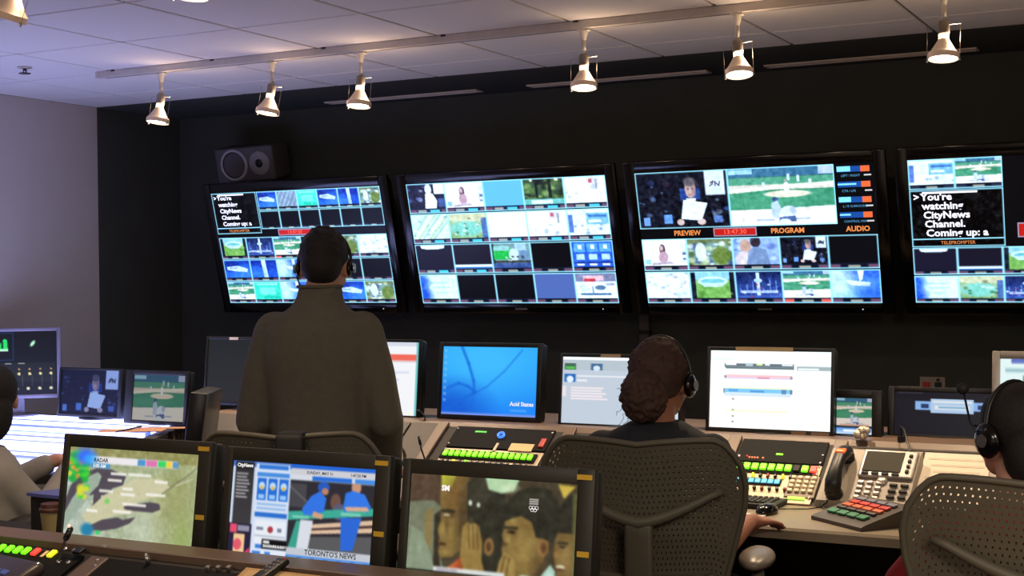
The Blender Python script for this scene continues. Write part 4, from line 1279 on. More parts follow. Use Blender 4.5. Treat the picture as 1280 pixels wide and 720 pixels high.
lettering('Acid States', 0.024, T_PALE, s, (0.73 * w, -0.001, -0.82 * h), bold=0.0006)
r, s, P, w, h = desk_monitor('pale monitor with a mail page behind the curly haired woman', (702, 536), (848, 541), (702, 453), d_mail, (110, 80), bez=(0.012, 0.014, 0.014, 0.016), scr_m=SCR_MON)
sticker(P, r, -w / 2 + 0.21, h + 0.007, 0.085, 0.012, mat('tan_label', (150, 130, 100), 0.7))
r, s, P, w, h = desk_monitor('large bright white monitor with a rundown list right of the woman', (887, 533), (1038, 540), (891, 438), d_rundown, (150, 96), bez=(0.014, 0.014, 0.014, 0.03), scr_m=screen_mat('bright_display', 1.3))
sticker(P, r, -w / 2 + 0.21, h + 0.007, 0.22, 0.016, mat('tan_label', (150, 130, 100)))
sticker(P, r, w / 2 - 0.115, -0.010, 0.055, 0.012, mat('brown_label', (120, 96, 78), 0.7))
sticker(P, r, w / 2 - 0.035, -0.010, 0.065, 0.012, mat('brown_label', (120, 96, 78)))
r, s, P, w, h = desk_monitor('small monitor with baseball picture beside the white rundown monitor', (1046, 548), (1090, 549), (1046, 503), d_smallprog, (44, 46), Y=4.99, bez=(0.012, 0.036, 0.03, 0.014), tilt=4)
r, s, P, w, h = desk_monitor('dark navy monitor with one pale blue banner', (1118, 553), (1239, 556), (1119, 499), d_navy, (120, 56), Y=5.06, bez=(0.024, 0.02, 0.018, 0.016), tilt=8, scr_m=SCR_DIM)
lettering('MULTI VIEWER', 0.012, mat('bezel_print', (120, 116, 110), 0.6), r, (-w / 2 + 0.02, -0.014, h + 0.03), bold=0.0)
r, s, P, w, h = desk_monitor('silver framed monitor at right edge behind the red shirted operator', (1250, 560), (1400, 566), (1252, 452), d_silverscr, (60, 46), Y=4.86, bez=(0.026, 0.026, 0.026, 0.03), bm_=M_SILVER, tilt=6)

# ---- front row, seen over their tops
YF = 2.66
ZF = 0.78


def front_monitor(label, TLp, TRp, fn, px, bez, tilt=8):
    Yt = YF + 0.04
    a, b = atY(*TLp, Yt), atY(*TRp, Yt)
    w = b.x - a.x
    h = w * 0.545
    zt = (a.z + b.z) / 2
    tr = math.radians(tilt)
    return monitor('front_monitor', label, ((a.x + b.x) / 2, Yt - h * math.sin(tr), ZF), w, h, fn, px, tilt=tilt, z0=zt - h * math.cos(tr) - ZF, bez=bez, bm_=M_BEZEL, group='front row monitors') + (w, h)


FB = (0.022, 0.042, 0.034, 0.035)
for lab, TLp, TRp, fn in (('front monitor showing a green weather radar map', (90, 558), (251, 569), d_map),
                          ('front monitor showing a news channel page with two blue ballplayers', (294, 573.5), (472, 589), d_channel),
                          ('front monitor showing four faces watching, nearest the camera', (516, 590), (724, 607), d_faces)):
    r, s, P, w, h = front_monitor(lab, TLp, TRp, fn, (200, 112), FB)
    sticker(P, r, w / 2 + 0.018, h + 0.016, 0.036, 0.011, M_YELLOW, label='yellow sticker')
    sticker(P, r, w / 2 + 0.022, h * 0.36, 0.028, 0.012, M_YELLOW, label='yellow sticker')
    if fn is d_map:
        lettering('RADAR', 0.015, T_DARK, s, (0.20 * w, -0.001, -0.128 * h), bold=0.0004)
        lettering('5:00 AM', 0.013, T_PALE, s, (0.195 * w, -0.001, -0.19 * h), bold=0.0004)
    elif fn is d_channel:
        lettering('CityNews', 0.012, T_PALE, s, (0.03 * w, -0.001, -0.045 * h), bold=0.0005)
        lettering('SUNDAY, MAY 31', 0.010, T_DARK, s, (0.53 * w, -0.001, -0.078 * h), bold=0.0002)
        lettering('1:47:30 PM', 0.010, T_DARK, s, (0.83 * w, -0.001, -0.078 * h), bold=0.0002)
        lettering("TORONTO'S NEWS", 0.017, T_DARK, s, (0.55 * w, -0.001, -0.898 * h), bold=0.0003)
        lettering('24 HOURS A DAY', 0.009, T_PALE, s, (0.255 * w, -0.0012, -0.872 * h))
    else:
        for k in range(5):
            x = 0.735 * w + (k % 3) * 0.0075 + (0.0037 if k > 2 else 0)
            MB().lathe([(0.0034, 0), (0.0044, 0)], (x, -0.001, -0.250 * h - (0.0045 if k > 2 else 0)), FR, 16).build('ring', T_PALE, s)
        mb = MB()
        for k in range(3):
            mb.box((0.735 * w + 0.0075, -0.001, -(0.172 + 0.020 * k) * h), (0.022, 0.0005, 0.0035))
        mb.build('caption_bars', glow('caption_dim', (150, 150, 150), 0.7), s)
        lettering('SM', 0.017, T_PALE, s, (0.195 * w, -0.001, -0.125 * h), bold=0.0008)
        MB().lathe([(0.001, 0.012), (0.012, 0.012), (0.014, 0.0)], (w / 2 + 0.012, -0.012, 0.03), FR, 20).build('control_knob', M_GLOSS, r, angle=40).location = (0, 0, 0.06)

# ================================================================== left station
tx = [(-5.80, 5.30), (-4.63, 5.30), (-4.27, 4.62), (-3.86, 3.72), (-4.02, 3.56), (-5.80, 3.56)]
r = thing('light_desk', 'left desk with a glowing white striped top', 'desk', (0, 0, 0))
MB().prism(tx, 2, 0.80, 0.83).build('desktop', M_DESKDK, r)
tin = [(-5.74, 5.24), (-4.67, 5.24), (-4.33, 4.60), (-3.93, 3.74), (-4.06, 3.62), (-5.74, 3.62)]
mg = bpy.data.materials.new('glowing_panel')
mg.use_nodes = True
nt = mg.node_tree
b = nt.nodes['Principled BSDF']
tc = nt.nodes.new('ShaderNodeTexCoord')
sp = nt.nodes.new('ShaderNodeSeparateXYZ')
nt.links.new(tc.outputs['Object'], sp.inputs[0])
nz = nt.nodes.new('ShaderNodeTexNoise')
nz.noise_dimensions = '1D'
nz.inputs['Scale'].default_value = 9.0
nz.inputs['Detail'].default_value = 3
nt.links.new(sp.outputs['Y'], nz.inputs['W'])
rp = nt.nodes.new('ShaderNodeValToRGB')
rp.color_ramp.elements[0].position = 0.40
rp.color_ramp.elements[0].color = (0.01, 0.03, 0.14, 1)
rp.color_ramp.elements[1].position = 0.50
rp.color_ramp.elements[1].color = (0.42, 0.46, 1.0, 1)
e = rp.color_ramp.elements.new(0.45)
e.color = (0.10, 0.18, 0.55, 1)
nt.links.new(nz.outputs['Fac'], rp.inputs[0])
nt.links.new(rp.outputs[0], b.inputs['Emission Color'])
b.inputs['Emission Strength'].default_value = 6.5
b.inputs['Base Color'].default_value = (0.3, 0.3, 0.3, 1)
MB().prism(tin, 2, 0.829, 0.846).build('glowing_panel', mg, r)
for (x, y) in ((-5.6, 5.1), (-4.8, 5.1), (-4.15, 3.75), (-5.6, 3.75)):
    MB().box((x, y, 0.40), (0.06, 0.06, 0.80)).build('leg', M_DESKDK, r)
mb = MB()
for k in range(9):
    t = k / 9
    mb.box((-4.60 + 0.35 * t, 5.22 - 0.66 * t, 0.77), (0.03, 0.02, 0.06), Matrix.Rotation(math.radians(-62), 3, 'Z'))
mb.build('edge_slats', M_WOOD, r)

p = atZ(165, 538, 0.85)
r = thing('tan_document', 'tan papers lying on the right end of the glowing desk', 'paper', (p.x, p.y, 0.847), math.radians(28))
MB().box((0, 0, 0.002), (0.30, 0.10, 0.004)).build('top_sheet', mat('document_tan', (176, 132, 104), 0.8), r)
MB().box((0.14, 0.10, 0.0015), (0.30, 0.07, 0.003)).build('under_sheet', mat('document_tan', (176, 132, 104), 0.8), r)
MB().cyl((-0.05, -0.09, 0.006), (0.02, 0.09, 0.012), 0.004, seg=8).build('pen', M_BLACK, r)
x, z, w, h = fit((60, 530), (140, 533), (83, 465), 5.16, 4)
xa, xb = atY(72, 465, 5.16).x, atY(150, 465, 5.16).x
monitor('preview_monitor', 'dark left desk monitor showing the anchor holding white paper', ((xa + xb) / 2, 5.16, 0.846), xb - xa - 0.03, 0.22, d_anchor_dim, (80, 52), tilt=6, z0=0.03, scr_m=SCR_DIM, bez=(0.015, 0.02, 0.012, 0.02))
xa, xb = atY(163, 470, 5.10).x, atY(231, 470, 5.10).x
monitor('program_monitor', 'left desk monitor showing the baseball game', ((xa + xb) / 2, 5.10, 0.846), xb - xa - 0.02, 0.22, d_base_dim, (80, 56), tilt=6, z0=0.02, scr_m=SCR_DIM, bez=(0.05, 0.02, 0.024, 0.02))
p = atY(20, 412, 5.12)
monitor('waveform_monitor', 'silver framed scope with green traces at far left', (p.x, p.y, 0.846), 0.40, 0.33, d_scope, (90, 74), tilt=0, yaw=44, z0=0.115, bez=(0.022, 0.022, 0.018, 0.02), bm_=mat('scope_frame', (128, 124, 140), 0.4, 0.3))
# glossy monitor seen from its side and back
r = thing('side_monitor', 'glossy dark monitor turned away beside the baseball monitor', 'monitor', (-3.81, 4.42, ZD), math.radians(-62))
ro = (math.radians(-8), 0, 0)
o = MB().box((0, 0, 0.20), (0.30, 0.07, 0.27), bevel=0.006, seg=2).build('housing', mat('satin_black', (26, 25, 28), 0.35), r, angle=40)
o.rotation_euler = ro
o = MB().box((0, -0.039, 0.20), (0.27, 0.004, 0.22)).build('screen', mat('dark_screen', (10, 12, 16), 0.2), r)
o.rotation_euler = ro
MB().box((0, 0.03, 0.06), (0.06, 0.03, 0.12)).build('stand_neck', M_BLACK, r)
MB().box((0, 0.02, 0.008), (0.2, 0.16, 0.016), bevel=0.006).build('stand_base', M_BLACK, r)

# ================================================================== main console
SL = math.atan2(0.19, 0.28)
S0 = Vector((0, 4.57, ZD))
SU = Vector((0, math.cos(SL), math.sin(SL)))
SN = Vector((0, -math.sin(SL), math.cos(SL)))


def on_slope(u, v, S0=S0, SU=SU, SN=SN):
    d = ray(u, v)
    o = Vector((0, 0, EYE))
    t = (S0 - o).dot(SN) / d.dot(SN)
    p = o + d * t
    return p.x, (p - S0).dot(SU)


CX0, CX1 = -4.08, 1.1
con = thing('control_console', 'long taupe control console under the wall screens', 'console', (0, 0, 0))
MB().prism([(4.15, 0.725), (4.15, 0.752), (4.158, 0.76), (4.62, 0.76), (4.62, 0.725)], 0, CX0, CX1).build('worktop', M_DESK, con)
MB().prism([(4.57, 0.70), (4.57, 0.758), (4.85, 0.948), (5.32, 0.948), (5.32, 0.70)], 0, CX0, CX1).build('turret', M_DESKDK, con)
MB().prism([(4.835, 0.938), (4.86, 0.956), (5.32, 0.956), (5.32, 0.948), (4.86, 0.948)], 0, CX0, CX1).build('ledge', M_WOOD, con)
mb = MB()
mb.box(((CX0 + CX1) / 2, 4.95, 0.36), (CX1 - CX0, 0.04, 0.70))
mb.build('modesty_panel', M_DESKDK, con)
for x in (CX0 + 0.02, -2.96, -1.78, CX1 - 0.02):
    MB().box((x, 4.72, 0.36), (0.04, 0.9, 0.72)).build('end_panel', M_DESKDK, con)
slope_rot = (SL, 0, 0)


def slope_thing(name, label, cat, x, s, S0=S0, SU=SU, rot=slope_rot, n=0.0, SN=SN):
    p = S0 + SU * s + SN * n
    return thing(name, label, cat, (x, p.y, p.z), rot=rot)


# trim bars of the bays
for u, v in ((537, 560), (703, 560), (908, 580), (1043, 585), (1246, 590)):
    x, s = on_slope(u, v)
    o = MB().box((0, 0, 0), (0.045, 0.335, 0.012), bevel=0.003).build('bay_divider', M_WOOD, con)
    o.location = Vector((x, 0, 0)) + Vector((0, S0.y, S0.z)) + SU * 0.168 + SN * 0.006
    o.rotation_euler = slope_rot
for (x0, x1) in ((CX0, -3.02), (-3.02, -2.85)):
    o = MB().box((0, 0, 0), (x1 - x0 - 0.01, 0.32, 0.006), bevel=0.002).build('blank_panel', mat('blank_panel_grey', (54, 48, 43), 0.55), con)
    o.location = Vector(((x0 + x1) / 2, S0.y, S0.z)) + SU * 0.17 + SN * 0.003
    o.rotation_euler = slope_rot

G_GREEN = glow('button_green', (120, 235, 30), 1.0)
G_RED = glow('button_red', (240, 70, 55), 0.9)
G_YEL = glow('button_yellow', (225, 225, 40), 0.9)
G_BLUE = glow('display_blue', (60, 170, 205), 0.9)
_btn = {}


def button(parent, x, s, w, h, m, name='button', t=0.008, z=0.004):
    key = (round(w, 4), round(h, 4), m.name, t)
    if key not in _btn:
        o = MB().box((0, 0, t / 2), (w, h, t), bevel=0.0015, seg=1).build(name, m, parent)
        _btn[key] = o.data
    else:
        o = bpy.data.objects.new(name, _btn[key])
        COL.objects.link(o)
        o.parent = parent
    o.location = (x, s, z)
    return o


def screw(parent, x, s, r=0.005, z=0.004):
    o = MB().ball((0, 0, 0), r, (1, 1, 0.5), u=10, v=6).build('screw', M_CHROME, parent, smooth=True)
    o.location = (x, s, z)
    return o


def slope_panel(name, label, corners, bg, m, t=0.006):
    (xa, sa), (xb, sb) = on_slope(*corners[0]), on_slope(*corners[1])
    cx = (xa + xb) / 2
    r = slope_thing(name, label, 'control panel', cx, 0, n=0.0)
    return r, cx


# ---- panel between the blue desktop and the woman
r, cx = slope_panel('intercom_panel', 'intercom panel with a row of green lit keys below the blue monitor', ((552, 560), (690, 560)), None, None)
wA = 0.44
MB().box((0, 0.255, 0.004), (wA, 0.125, 0.008), bevel=0.002).build('black_module', M_PANELDK, r)
MB().box((0, 0.095, 0.003), (wA, 0.18, 0.006), bevel=0.002).build('face_plate', M_PANEL, r)
for k in range(15):
    button(r, -0.195 + k * 0.0268, 0.145, 0.019, 0.028, G_GREEN, z=0.012)
MB().box((-0.0075, 0.145, 0.009), (0.42, 0.046, 0.006)).build('key_bed', M_PANELDK, r)
for k in range(15):
    m = [M_BLACK, M_BLACK, G_YEL, M_BLACK, G_GREEN][k % 5] if k < 6 else M_BLACK
    button(r, -0.195 + k * 0.0268, 0.102, 0.010, 0.018, m, 'small_button', t=0.012)
for k in range(12):
    button(r, -0.19 + k * 0.033, 0.06, 0.012, 0.014, M_BLACK, 'knob', t=0.014)
MB().lathe([(0.011, 0), (0.011, 0.010), (0.016, 0.010), (0.016, 0)], (0.0, 0.268, 0.008), None, 20).build('ring_knob', glow('ring_blue', (70, 130, 240), 1.0), r, smooth=True)
MB().box((-0.10, 0.285, 0.009), (0.05, 0.008, 0.004)).build('status_light', glow('led_green_dim', (60, 190, 60), 0.6), r)
MB().box((0.005, 0.20, 0.009), (0.010, 0.045, 0.004)).build('write_on_strip', M_PAPER, r)
MB().box((0.115, 0.205, 0.009), (0.10, 0.042, 0.004)).build('paper_label', M_CREAM, r)
MB().box((0.195, 0.235, 0.010), (0.022, 0.05, 0.010), bevel=0.003).build('red_guard', mat('guard_red', (180, 60, 50), 0.5), r)
for s in (0.04, 0.17, 0.21, 0.30):
    screw(r, -0.212, s, z=0.009)
screw(r, 0.212, 0.30, z=0.009)

# ---- panel right of the woman
xa, sa = on_slope(915, 590)
xb, sb = on_slope(1026, 590)
r = slope_thing('panel', 'cream intercom panel with green keys and keypad below white monitor', 'control panel', (xa + xb) / 2, 0)
r.name = 'intercom_panel'
wB = xb - xa
MB().box((0, 0.262, 0.004), (wB, 0.12, 0.008), bevel=0.002).build('black_module', M_PANELDK, r)
MB().box((0, 0.10, 0.003), (wB, 0.195, 0.006), bevel=0.002).build('face_plate', mat('panel_cream_metal', (206, 186, 156), 0.45, 0.1), r)
MB().box((-0.01, 0.168, 0.008), (wB - 0.03, 0.05, 0.006)).build('key_bed', M_PANELDK, r)
for k in range(10):
    m = G_GREEN if k < 7 or k == 8 else (G_RED if k == 9 else M_BLACKM)
    button(r, -wB / 2 + 0.022 + k * 0.0300, 0.168, 0.023, 0.030, m, z=0.011)
for k in range(8):
    button(r, -wB / 2 + 0.03 + k * 0.027, 0.128, 0.009, 0.016, [mat('knob_red', (150, 50, 50)), M_BLACK, G_YEL, M_BLACK][k % 4], 'small_button', t=0.012)
MB().box((-0.06, 0.098, 0.008), (0.19, 0.03, 0.006)).build('display_bed', M_PANELDK, r)
for k in range(8):
    button(r, -0.141 + k * 0.0232, 0.098, 0.020, 0.022, G_BLUE, 'name_display', t=0.003, z=0.011)
for k in range(8):
    button(r, -wB / 2 + 0.025 + k * 0.027, 0.062, 0.010, 0.012, [M_BLACK, mat('knob_red', (150, 50, 50))][k % 3 == 1], 'knob', t=0.014)
MB().box((0.112, 0.085, 0.007), (0.105, 0.11, 0.006), bevel=0.003).build('keypad_bed', mat('keypad_grey', (130, 116, 96), 0.5), r)
for i in range(4):
    for j in range(4):
        button(r, 0.076 + i * 0.024, 0.125 - j * 0.022, 0.016, 0.014, mat('key_ivory', (222, 206, 176), 0.5), 'keypad_key', z=0.010)
MB().box((0.105, 0.026, 0.008), (0.06, 0.012, 0.004)).build('green_display', glow('lcd_green', (150, 240, 60), 0.9), r)
for k, (x, m) in enumerate(((-0.15, 'w'), (-0.12, 'r'), (-0.11, 'o'), (-0.10, 'o'), (-0.09, 'o'), (-0.08, 'o'), (-0.06, 'o'))):
    o = MB().ball((0, 0, 0), 0.004, u=8, v=6).build('indicator', {'w': glow('led_pinkwhite', (250, 190, 190), 1.2), 'r': glow('led_red', (200, 40, 40), 1.0), 'o': glow('led_orange', (230, 130, 90), 0.9)}[m], r)
    o.location = (x, 0.226 - 0.006 * (k > 1), 0.009)
button(r, -0.005, 0.243, 0.026, 0.010, G_GREEN, 'status_light', t=0.003, z=0.008)
for s in (0.03, 0.06, 0.115, 0.15, 0.19, 0.21, 0.25):
    screw(r, wB / 2 - 0.008, s, z=0.009)

# ---- papers in the right bay
for k, (u0, u1, v, a, lab) in enumerate(((1066, 1150, 585, 1.0, 'pale printed sheet lying on console slope behind the telephone'), (1152, 1242, 588, -1.5, 'pale printed sheet on console slope left of the red shirted operator'))):
    xa, s0 = on_slope(u0, v)
    xb, _ = on_slope(u1, v)
    r = slope_thing('paper_sheet', lab, 'paper', (xa + xb) / 2, 0.165, n=0.004)
    r.rotation_euler = (SL, 0, 0)
    MB().box((0, 0, 0.001), (xb - xa, 0.27, 0.002)).build('sheet', M_PAPER, r)
    for j in range(7):
        MB().box((0, 0.10 - j * 0.032, 0.0025), ((xb - xa) * (0.86 - 0.1 * (j % 3)), 0.010, 0.0006)).build('print_line', mat('faint_print', (206, 193, 174), 0.9), r)
    MB().box((0, 0.137, 0.003), (xb - xa, 0.008, 0.004)).build('clip_bar', M_DESKDK, r)
# ---- crumpled paper and gooseneck microphone on the ledge
p = atY(1080, 545, 4.88)
mb = MB()
for k in range(14):
    mb.ball((random.uniform(-.02, .02), random.uniform(-.015, .015), random.uniform(0.012, .04)), random.uniform(.010, .018), u=8, v=6)
o = mb.build('crumpled_paper', mat('crumple_grey', (190, 178, 160), 0.4, 0.3), None)
o.location = (p.x, 4.86, 0.957)
tag(o, 'small crumpled pale wad in front of small baseball monitor', 'paper ball')
p = atY(1126, 556, 4.86)
r = thing('gooseneck_microphone', 'thin black gooseneck microphone arching over the printed sheets', 'microphone', (p.x, 4.87, 0.956))
MB().cyl((0, 0, 0), (0, 0, 0.02), 0.014).build('socket', M_BLACK, r)
MB().tube([(0, 0, 0.02), (0.0, -0.01, 0.055), (0.02, -0.05, 0.05), (0.05, -0.12, 0.0), (0.07, -0.18, -0.06), (0.07, -0.22, -0.12)], 0.0035).build('neck', M_BLACK, r, smooth=True)
MB().cap((0.07, -0.22, -0.12), (0.07, -0.225, -0.145), 0.007).build('capsule', M_BLACK, r, smooth=True)
p = atY(543, 585, 4.60)
r = thing('gooseneck_microphone', 'short black gooseneck microphone left of the green lit keys', 'microphone', (p.x - 0.01, 4.585, 0.775))
MB().tube([(0, 0, 0), (-0.012, 0.004, 0.03), (-0.045, 0.008, 0.10), (-0.05, 0.01, 0.12)], 0.0035).build('neck', M_BLACK, r, smooth=True)
MB().cap((-0.05, 0.01, 0.12), (-0.058, 0.012, 0.145), 0.006).build('capsule', M_BLACK, r, smooth=True)
MB().cyl((0, 0, -0.012), (0, 0, 0.004), 0.012).build('socket', M_BLACK, r)
p = atY(520, 518, 4.82)
r = thing('gooseneck_microphone', 'tiny black microphone in front of the white and red monitor', 'microphone', (p.x + 0.02, 4.86, 0.956))
MB().tube([(0, 0, 0), (-0.004, 0, 0.02), (-0.022, 0, 0.034)], 0.003).build('neck', M_BLACK, r, smooth=True)
MB().cap((-0.022, 0, 0.034), (-0.034, 0, 0.04), 0.005).build('capsule', M_BLACK, r, smooth=True)

# ---- telephone
p = atZ(1100, 631, ZD)
r = thing('desk_telephone', 'grey office telephone with screen behind the coloured key box', 'telephone', (p.x, p.y - 0.025, ZD), math.radians(-3))
MPH = mat('phone_grey', (140, 130, 116), 0.45)
MB().prism([(-0.10, 0.0), (-0.10, 0.022), (0.06, 0.145), (0.075, 0.145), (0.075, 0.0)], 0, -0.145, 0.105).build('body', MPH, r)
PA = math.atan2(0.123, 0.16)
PSU = Vector((0, math.cos(PA), math.sin(PA)))
PSN = Vector((0, -math.sin(PA), math.cos(PA)))


def ph(o, x, s, n=0.0):
    o.location = Vector((x, -0.10, 0.022)) + PSU * s + PSN * n
    o.rotation_euler = (PA, 0, 0)
    return o


ph(MB().box((0, 0, 0.005), (0.150, 0.105, 0.010), bevel=0.006).build('screen_surround', M_SILVER, r), 0.025, 0.146)
ph(MB().box((0, 0, 0.011), (0.105, 0.075, 0.003)).build('screen', mat('lcd_grey', (58, 57, 48), 0.7, spec=0.2), r), 0.012, 0.150)
for i in range(3):
    for j in range(4):
        ph(MB().box((0, 0, 0.004), (0.018, 0.012, 0.008), bevel=0.003).build('key', M_SILVER, r), -0.035 + i * 0.025, 0.074 - j * 0.019)
for j in range(4):
    ph(MB().box((0, 0, 0.012), (0.010, 0.010, 0.006), bevel=0.002).build('side_key', M_BLACKM, r), 0.083, 0.176 - j * 0.02)
for i in range(2):
    for j in range(3):
        ph(MB().box((0, 0, 0.004), (0.022, 0.009, 0.006), bevel=0.002).build('function_key', M_BLACKM, r), 0.055 + i * 0.03, 0.07 - j * 0.022)
for i in range(4):
    ph(MB().box((0, 0, 0.012), (0.02, 0.008, 0.004), bevel=0.002).build('soft_key', M_BLACKM, r), -0.03 + i * 0.028, 0.103)
ph(MB().lathe([(0.001, 0.008), (0.012, 0.008), (0.016, 0)], (0, 0, 0)).build('navigation_ring', M_SILVER, r, smooth=True), 0.02, 0.085)
r.scale = (1.22, 1.22, 1.22)
h = thing('telephone_handset', 'black telephone handset with orange lamp lying on grey telephone', 'handset', (p.x - 0.125, p.y - 0.135, ZD + 0.045), rot=(PA, 0, math.radians(-3)))
h.scale = (1.15, 1.0, 1.0)
MB().tube([(0, 0.0, 0.012), (0, 0.03, 0.034), (0, 0.075, 0.046), (0, 0.13, 0.044), (0, 0.17, 0.030), (0, 0.195, 0.012)], [0.024, 0.025, 0.020, 0.020, 0.025, 0.024], 12).build('grip', M_BLACK, h, smooth=True)
MB().cap((0, 0.01, 0.004), (0, 0.012, -0.012), 0.026).build('mouthpiece', M_BLACK, h, smooth=True)
MB().cap((0, 0.185, 0.004), (0, 0.183, -0.012), 0.026).build('earpiece', M_BLACK, h, smooth=True)
MB().box((0, 0.165, 0.048), (0.030, 0.06, 0.014), Matrix.Rotation(math.radians(-28), 3, 'X'), bevel=0.006).build('message_lamp', M_ORANGE, h)
MB().tube([(0, 0, -0.01), (-0.03, -0.03, -0.02), (-0.02, -0.05, -0.018), (0.03, -0.06, -0.018)], 0.004).build('cord', M_BLACK, h, smooth=True)

# ---- key box with coloured keys
KB = (-1.045, 4.335)
r = thing('key_box', 'wedge shaped key box with green, orange and red keys', 'key box', (KB[0], KB[1], ZD), math.radians(-38))
r.scale = (0.80, 0.80, 0.74)
MB().prism([(-0.125, 0.0), (-0.125, 0.016), (-0.105, 0.024), (0.125, 0.085), (0.135, 0.078), (0.135, 0.0)], 0, -0.155, 0.155).build('body', mat('keybox_grey', (74, 66, 58), 0.45), r)
KA = math.atan2(0.061, 0.23)
for j, (m, hh) in enumerate(((mat('key_green', (56, 130, 92), 0.45), 0.034), (mat('key_dark', (72, 66, 62), 0.5), 0.018), (mat('key_orange', (214, 104, 62), 0.45), 0.026), (mat('key_red', (206, 60, 52), 0.45), 0.026), (mat('key_bluegrey', (120, 122, 136), 0.45), 0.024))):
    s = (0.048, 0.090, 0.122, 0.158, 0.194)[j]
    for i in range(4):
        o = MB().box((0, 0, 0.005), (0.050, hh, 0.010), bevel=0.003).build('key', m, r)
        o.location = Vector((-0.095 + i * 0.060, -0.105 + s * math.cos(KA), 0.026 + s * math.sin(KA)))
        o.rotation_euler = (KA, 0, 0)

# ---- keyboard, mice, pads


def keyboard(label, x, y, rz, w=0.44):
    r = thing('keyboard', label, 'keyboard', (x, y, ZD), math.radians(rz))
    MB().box((0, 0, 0.010), (w, 0.15, 0.018), bevel=0.005).build('case', M_BLACKM, r)
    n = int(w / 0.0195) - 1
    for j in range(5):
        for i in range(n):
            o = MB() if (n, j) not in _btn else None
            if o is not None:
                ob = o.box((0, 0, 0), (0.015, 0.015, 0.008), bevel=0.002, seg=1).build('key', mat('key_charcoal', (44, 42, 40), 0.5), r)
                _btn[(n, j)] = ob.data
            else:
                ob = bpy.data.objects.new('key', _btn[(n, j)])
                COL.objects.link(ob)
                ob.parent = r
            ob.location = (-w / 2 + 0.02 + i * 0.0195, -0.05 + j * 0.024, 0.022)
    return r


def mouse(label, x, y, rz, m=None):
    r = thing('computer_mouse', label, 'mouse', (x, y, ZD), math.radians(rz))
    mb = MB().ball((0, 0, 0.008), 1, (0.031, 0.055, 0.028), u=20, v=12)
    mb.build('shell', m or M_GLOSS, r, smooth=True)
    MB().box((0, 0.03, 0.031), (0.006, 0.016, 0.008), bevel=0.002).build('wheel', M_BLACKM, r)
    MB().tube([(0, 0.05, 0.008), (0.02, 0.10, 0.004), (0.08, 0.14, 0.004), (0.10, 0.20, 0.004)], 0.002, 6).build('cable', M_BLACK, r, smooth=True)
    return r


p = atZ(925, 628, ZD)
keyboard('black keyboard on desk below the cream intercom panel', p.x - 0.06, p.y - 0.04, 0)
p = atZ(961, 641, ZD)
mouse('black mouse under the fingers of the seated woman', p.x, p.y - 0.02, -10)
o = MB().box((0, 0, 0.002), (0.20, 0.16, 0.004)).build('notepad', mat('white_pad', (230, 222, 212), 0.9), None)
p = atZ(918, 648, ZD)
o.location = (p.x - 0.02, p.y + 0.01, ZD)
tag(o, 'white note pad on desk beside the black mouse', 'notepad')
p = atZ(1150, 645, ZD)
o = MB().box((0, 0, 0.002), (0.24, 0.20, 0.004), bevel=0.001).build('mouse_pad', mat('pad_tan', (168, 146, 120), 0.6), None)
o.location = (p.x + 0.05, p.y, ZD)
tag(o, 'tan mouse pad at the right end of desk', 'mouse pad')
m2 = mouse('dark red brown mouse on the tan mouse pad', p.x + 0.0, p.y + 0.02, 10, mat('mouse_dark', (40, 22, 20), 0.2))
m2.location.z = ZD + 0.004
p = atZ(1180, 612, ZD)
r = thing('cable_coil', 'loose black cable coiled behind the tan mouse pad', 'cable', (p.x - 0.06, p.y - 0.03, ZD + 0.006))
MB().tube([(0.10 * math.cos(t * 0.5) * (1 - t * 0.02), 0.05 * math.sin(t * 0.5) * (1 - t * 0.02), 0.002 + 0.0015 * t) for t in range(26)], 0.005, 6).build('cord', M_BLACK, r, smooth=True)
p = atZ(1185, 610, ZD)
o = MB().box((0, 0, 0.018), (0.2, 0.12, 0.036), bevel=0.006).build('black_case', M_BLACK, None)
o.location = (p.x + 0.10, 4.55, ZD)
tag(o, 'flat black case on desk left of the red shirted operator', 'case')

# ---- left end of the console
p = atY(276, 515, 4.70)
r = thing('cream_box', 'small cream card box at left end of console beside the man', 'box', (p.x, 4.72, ZD + 0.10))
r.location = (p.x, 4.90, ZL + 0.006)
MB().box((0, 0, 0.035), (0.05, 0.05, 0.07), bevel=0.002).build('carton', M_CREAM, r)
MB().box((0, 0, 0.071), (0.044, 0.044, 0.002)).build('lid', M_PAPER, r)
p = atY(305, 520, 4.80)
r = thing('headphones', 'black headphones lying on console left of the standing man', 'headphones', (p.x, 4.93, ZL + 0.006), math.radians(20))
MB().tube([(0.085 * math.cos(a), 0.02 * math.sin(a), 0.02 + 0.06 * max(0, math.sin(a))) for a in [k * PI / 12 for k in range(13)]], 0.008).build('headband', M_GLOSS, r, smooth=True)
for s in (-1, 1):
    MB().ball((s * 0.085, 0, 0.025), 0.025, (0.7, 1, 1)).build('ear_cup', M_GLOSS, r, smooth=True)

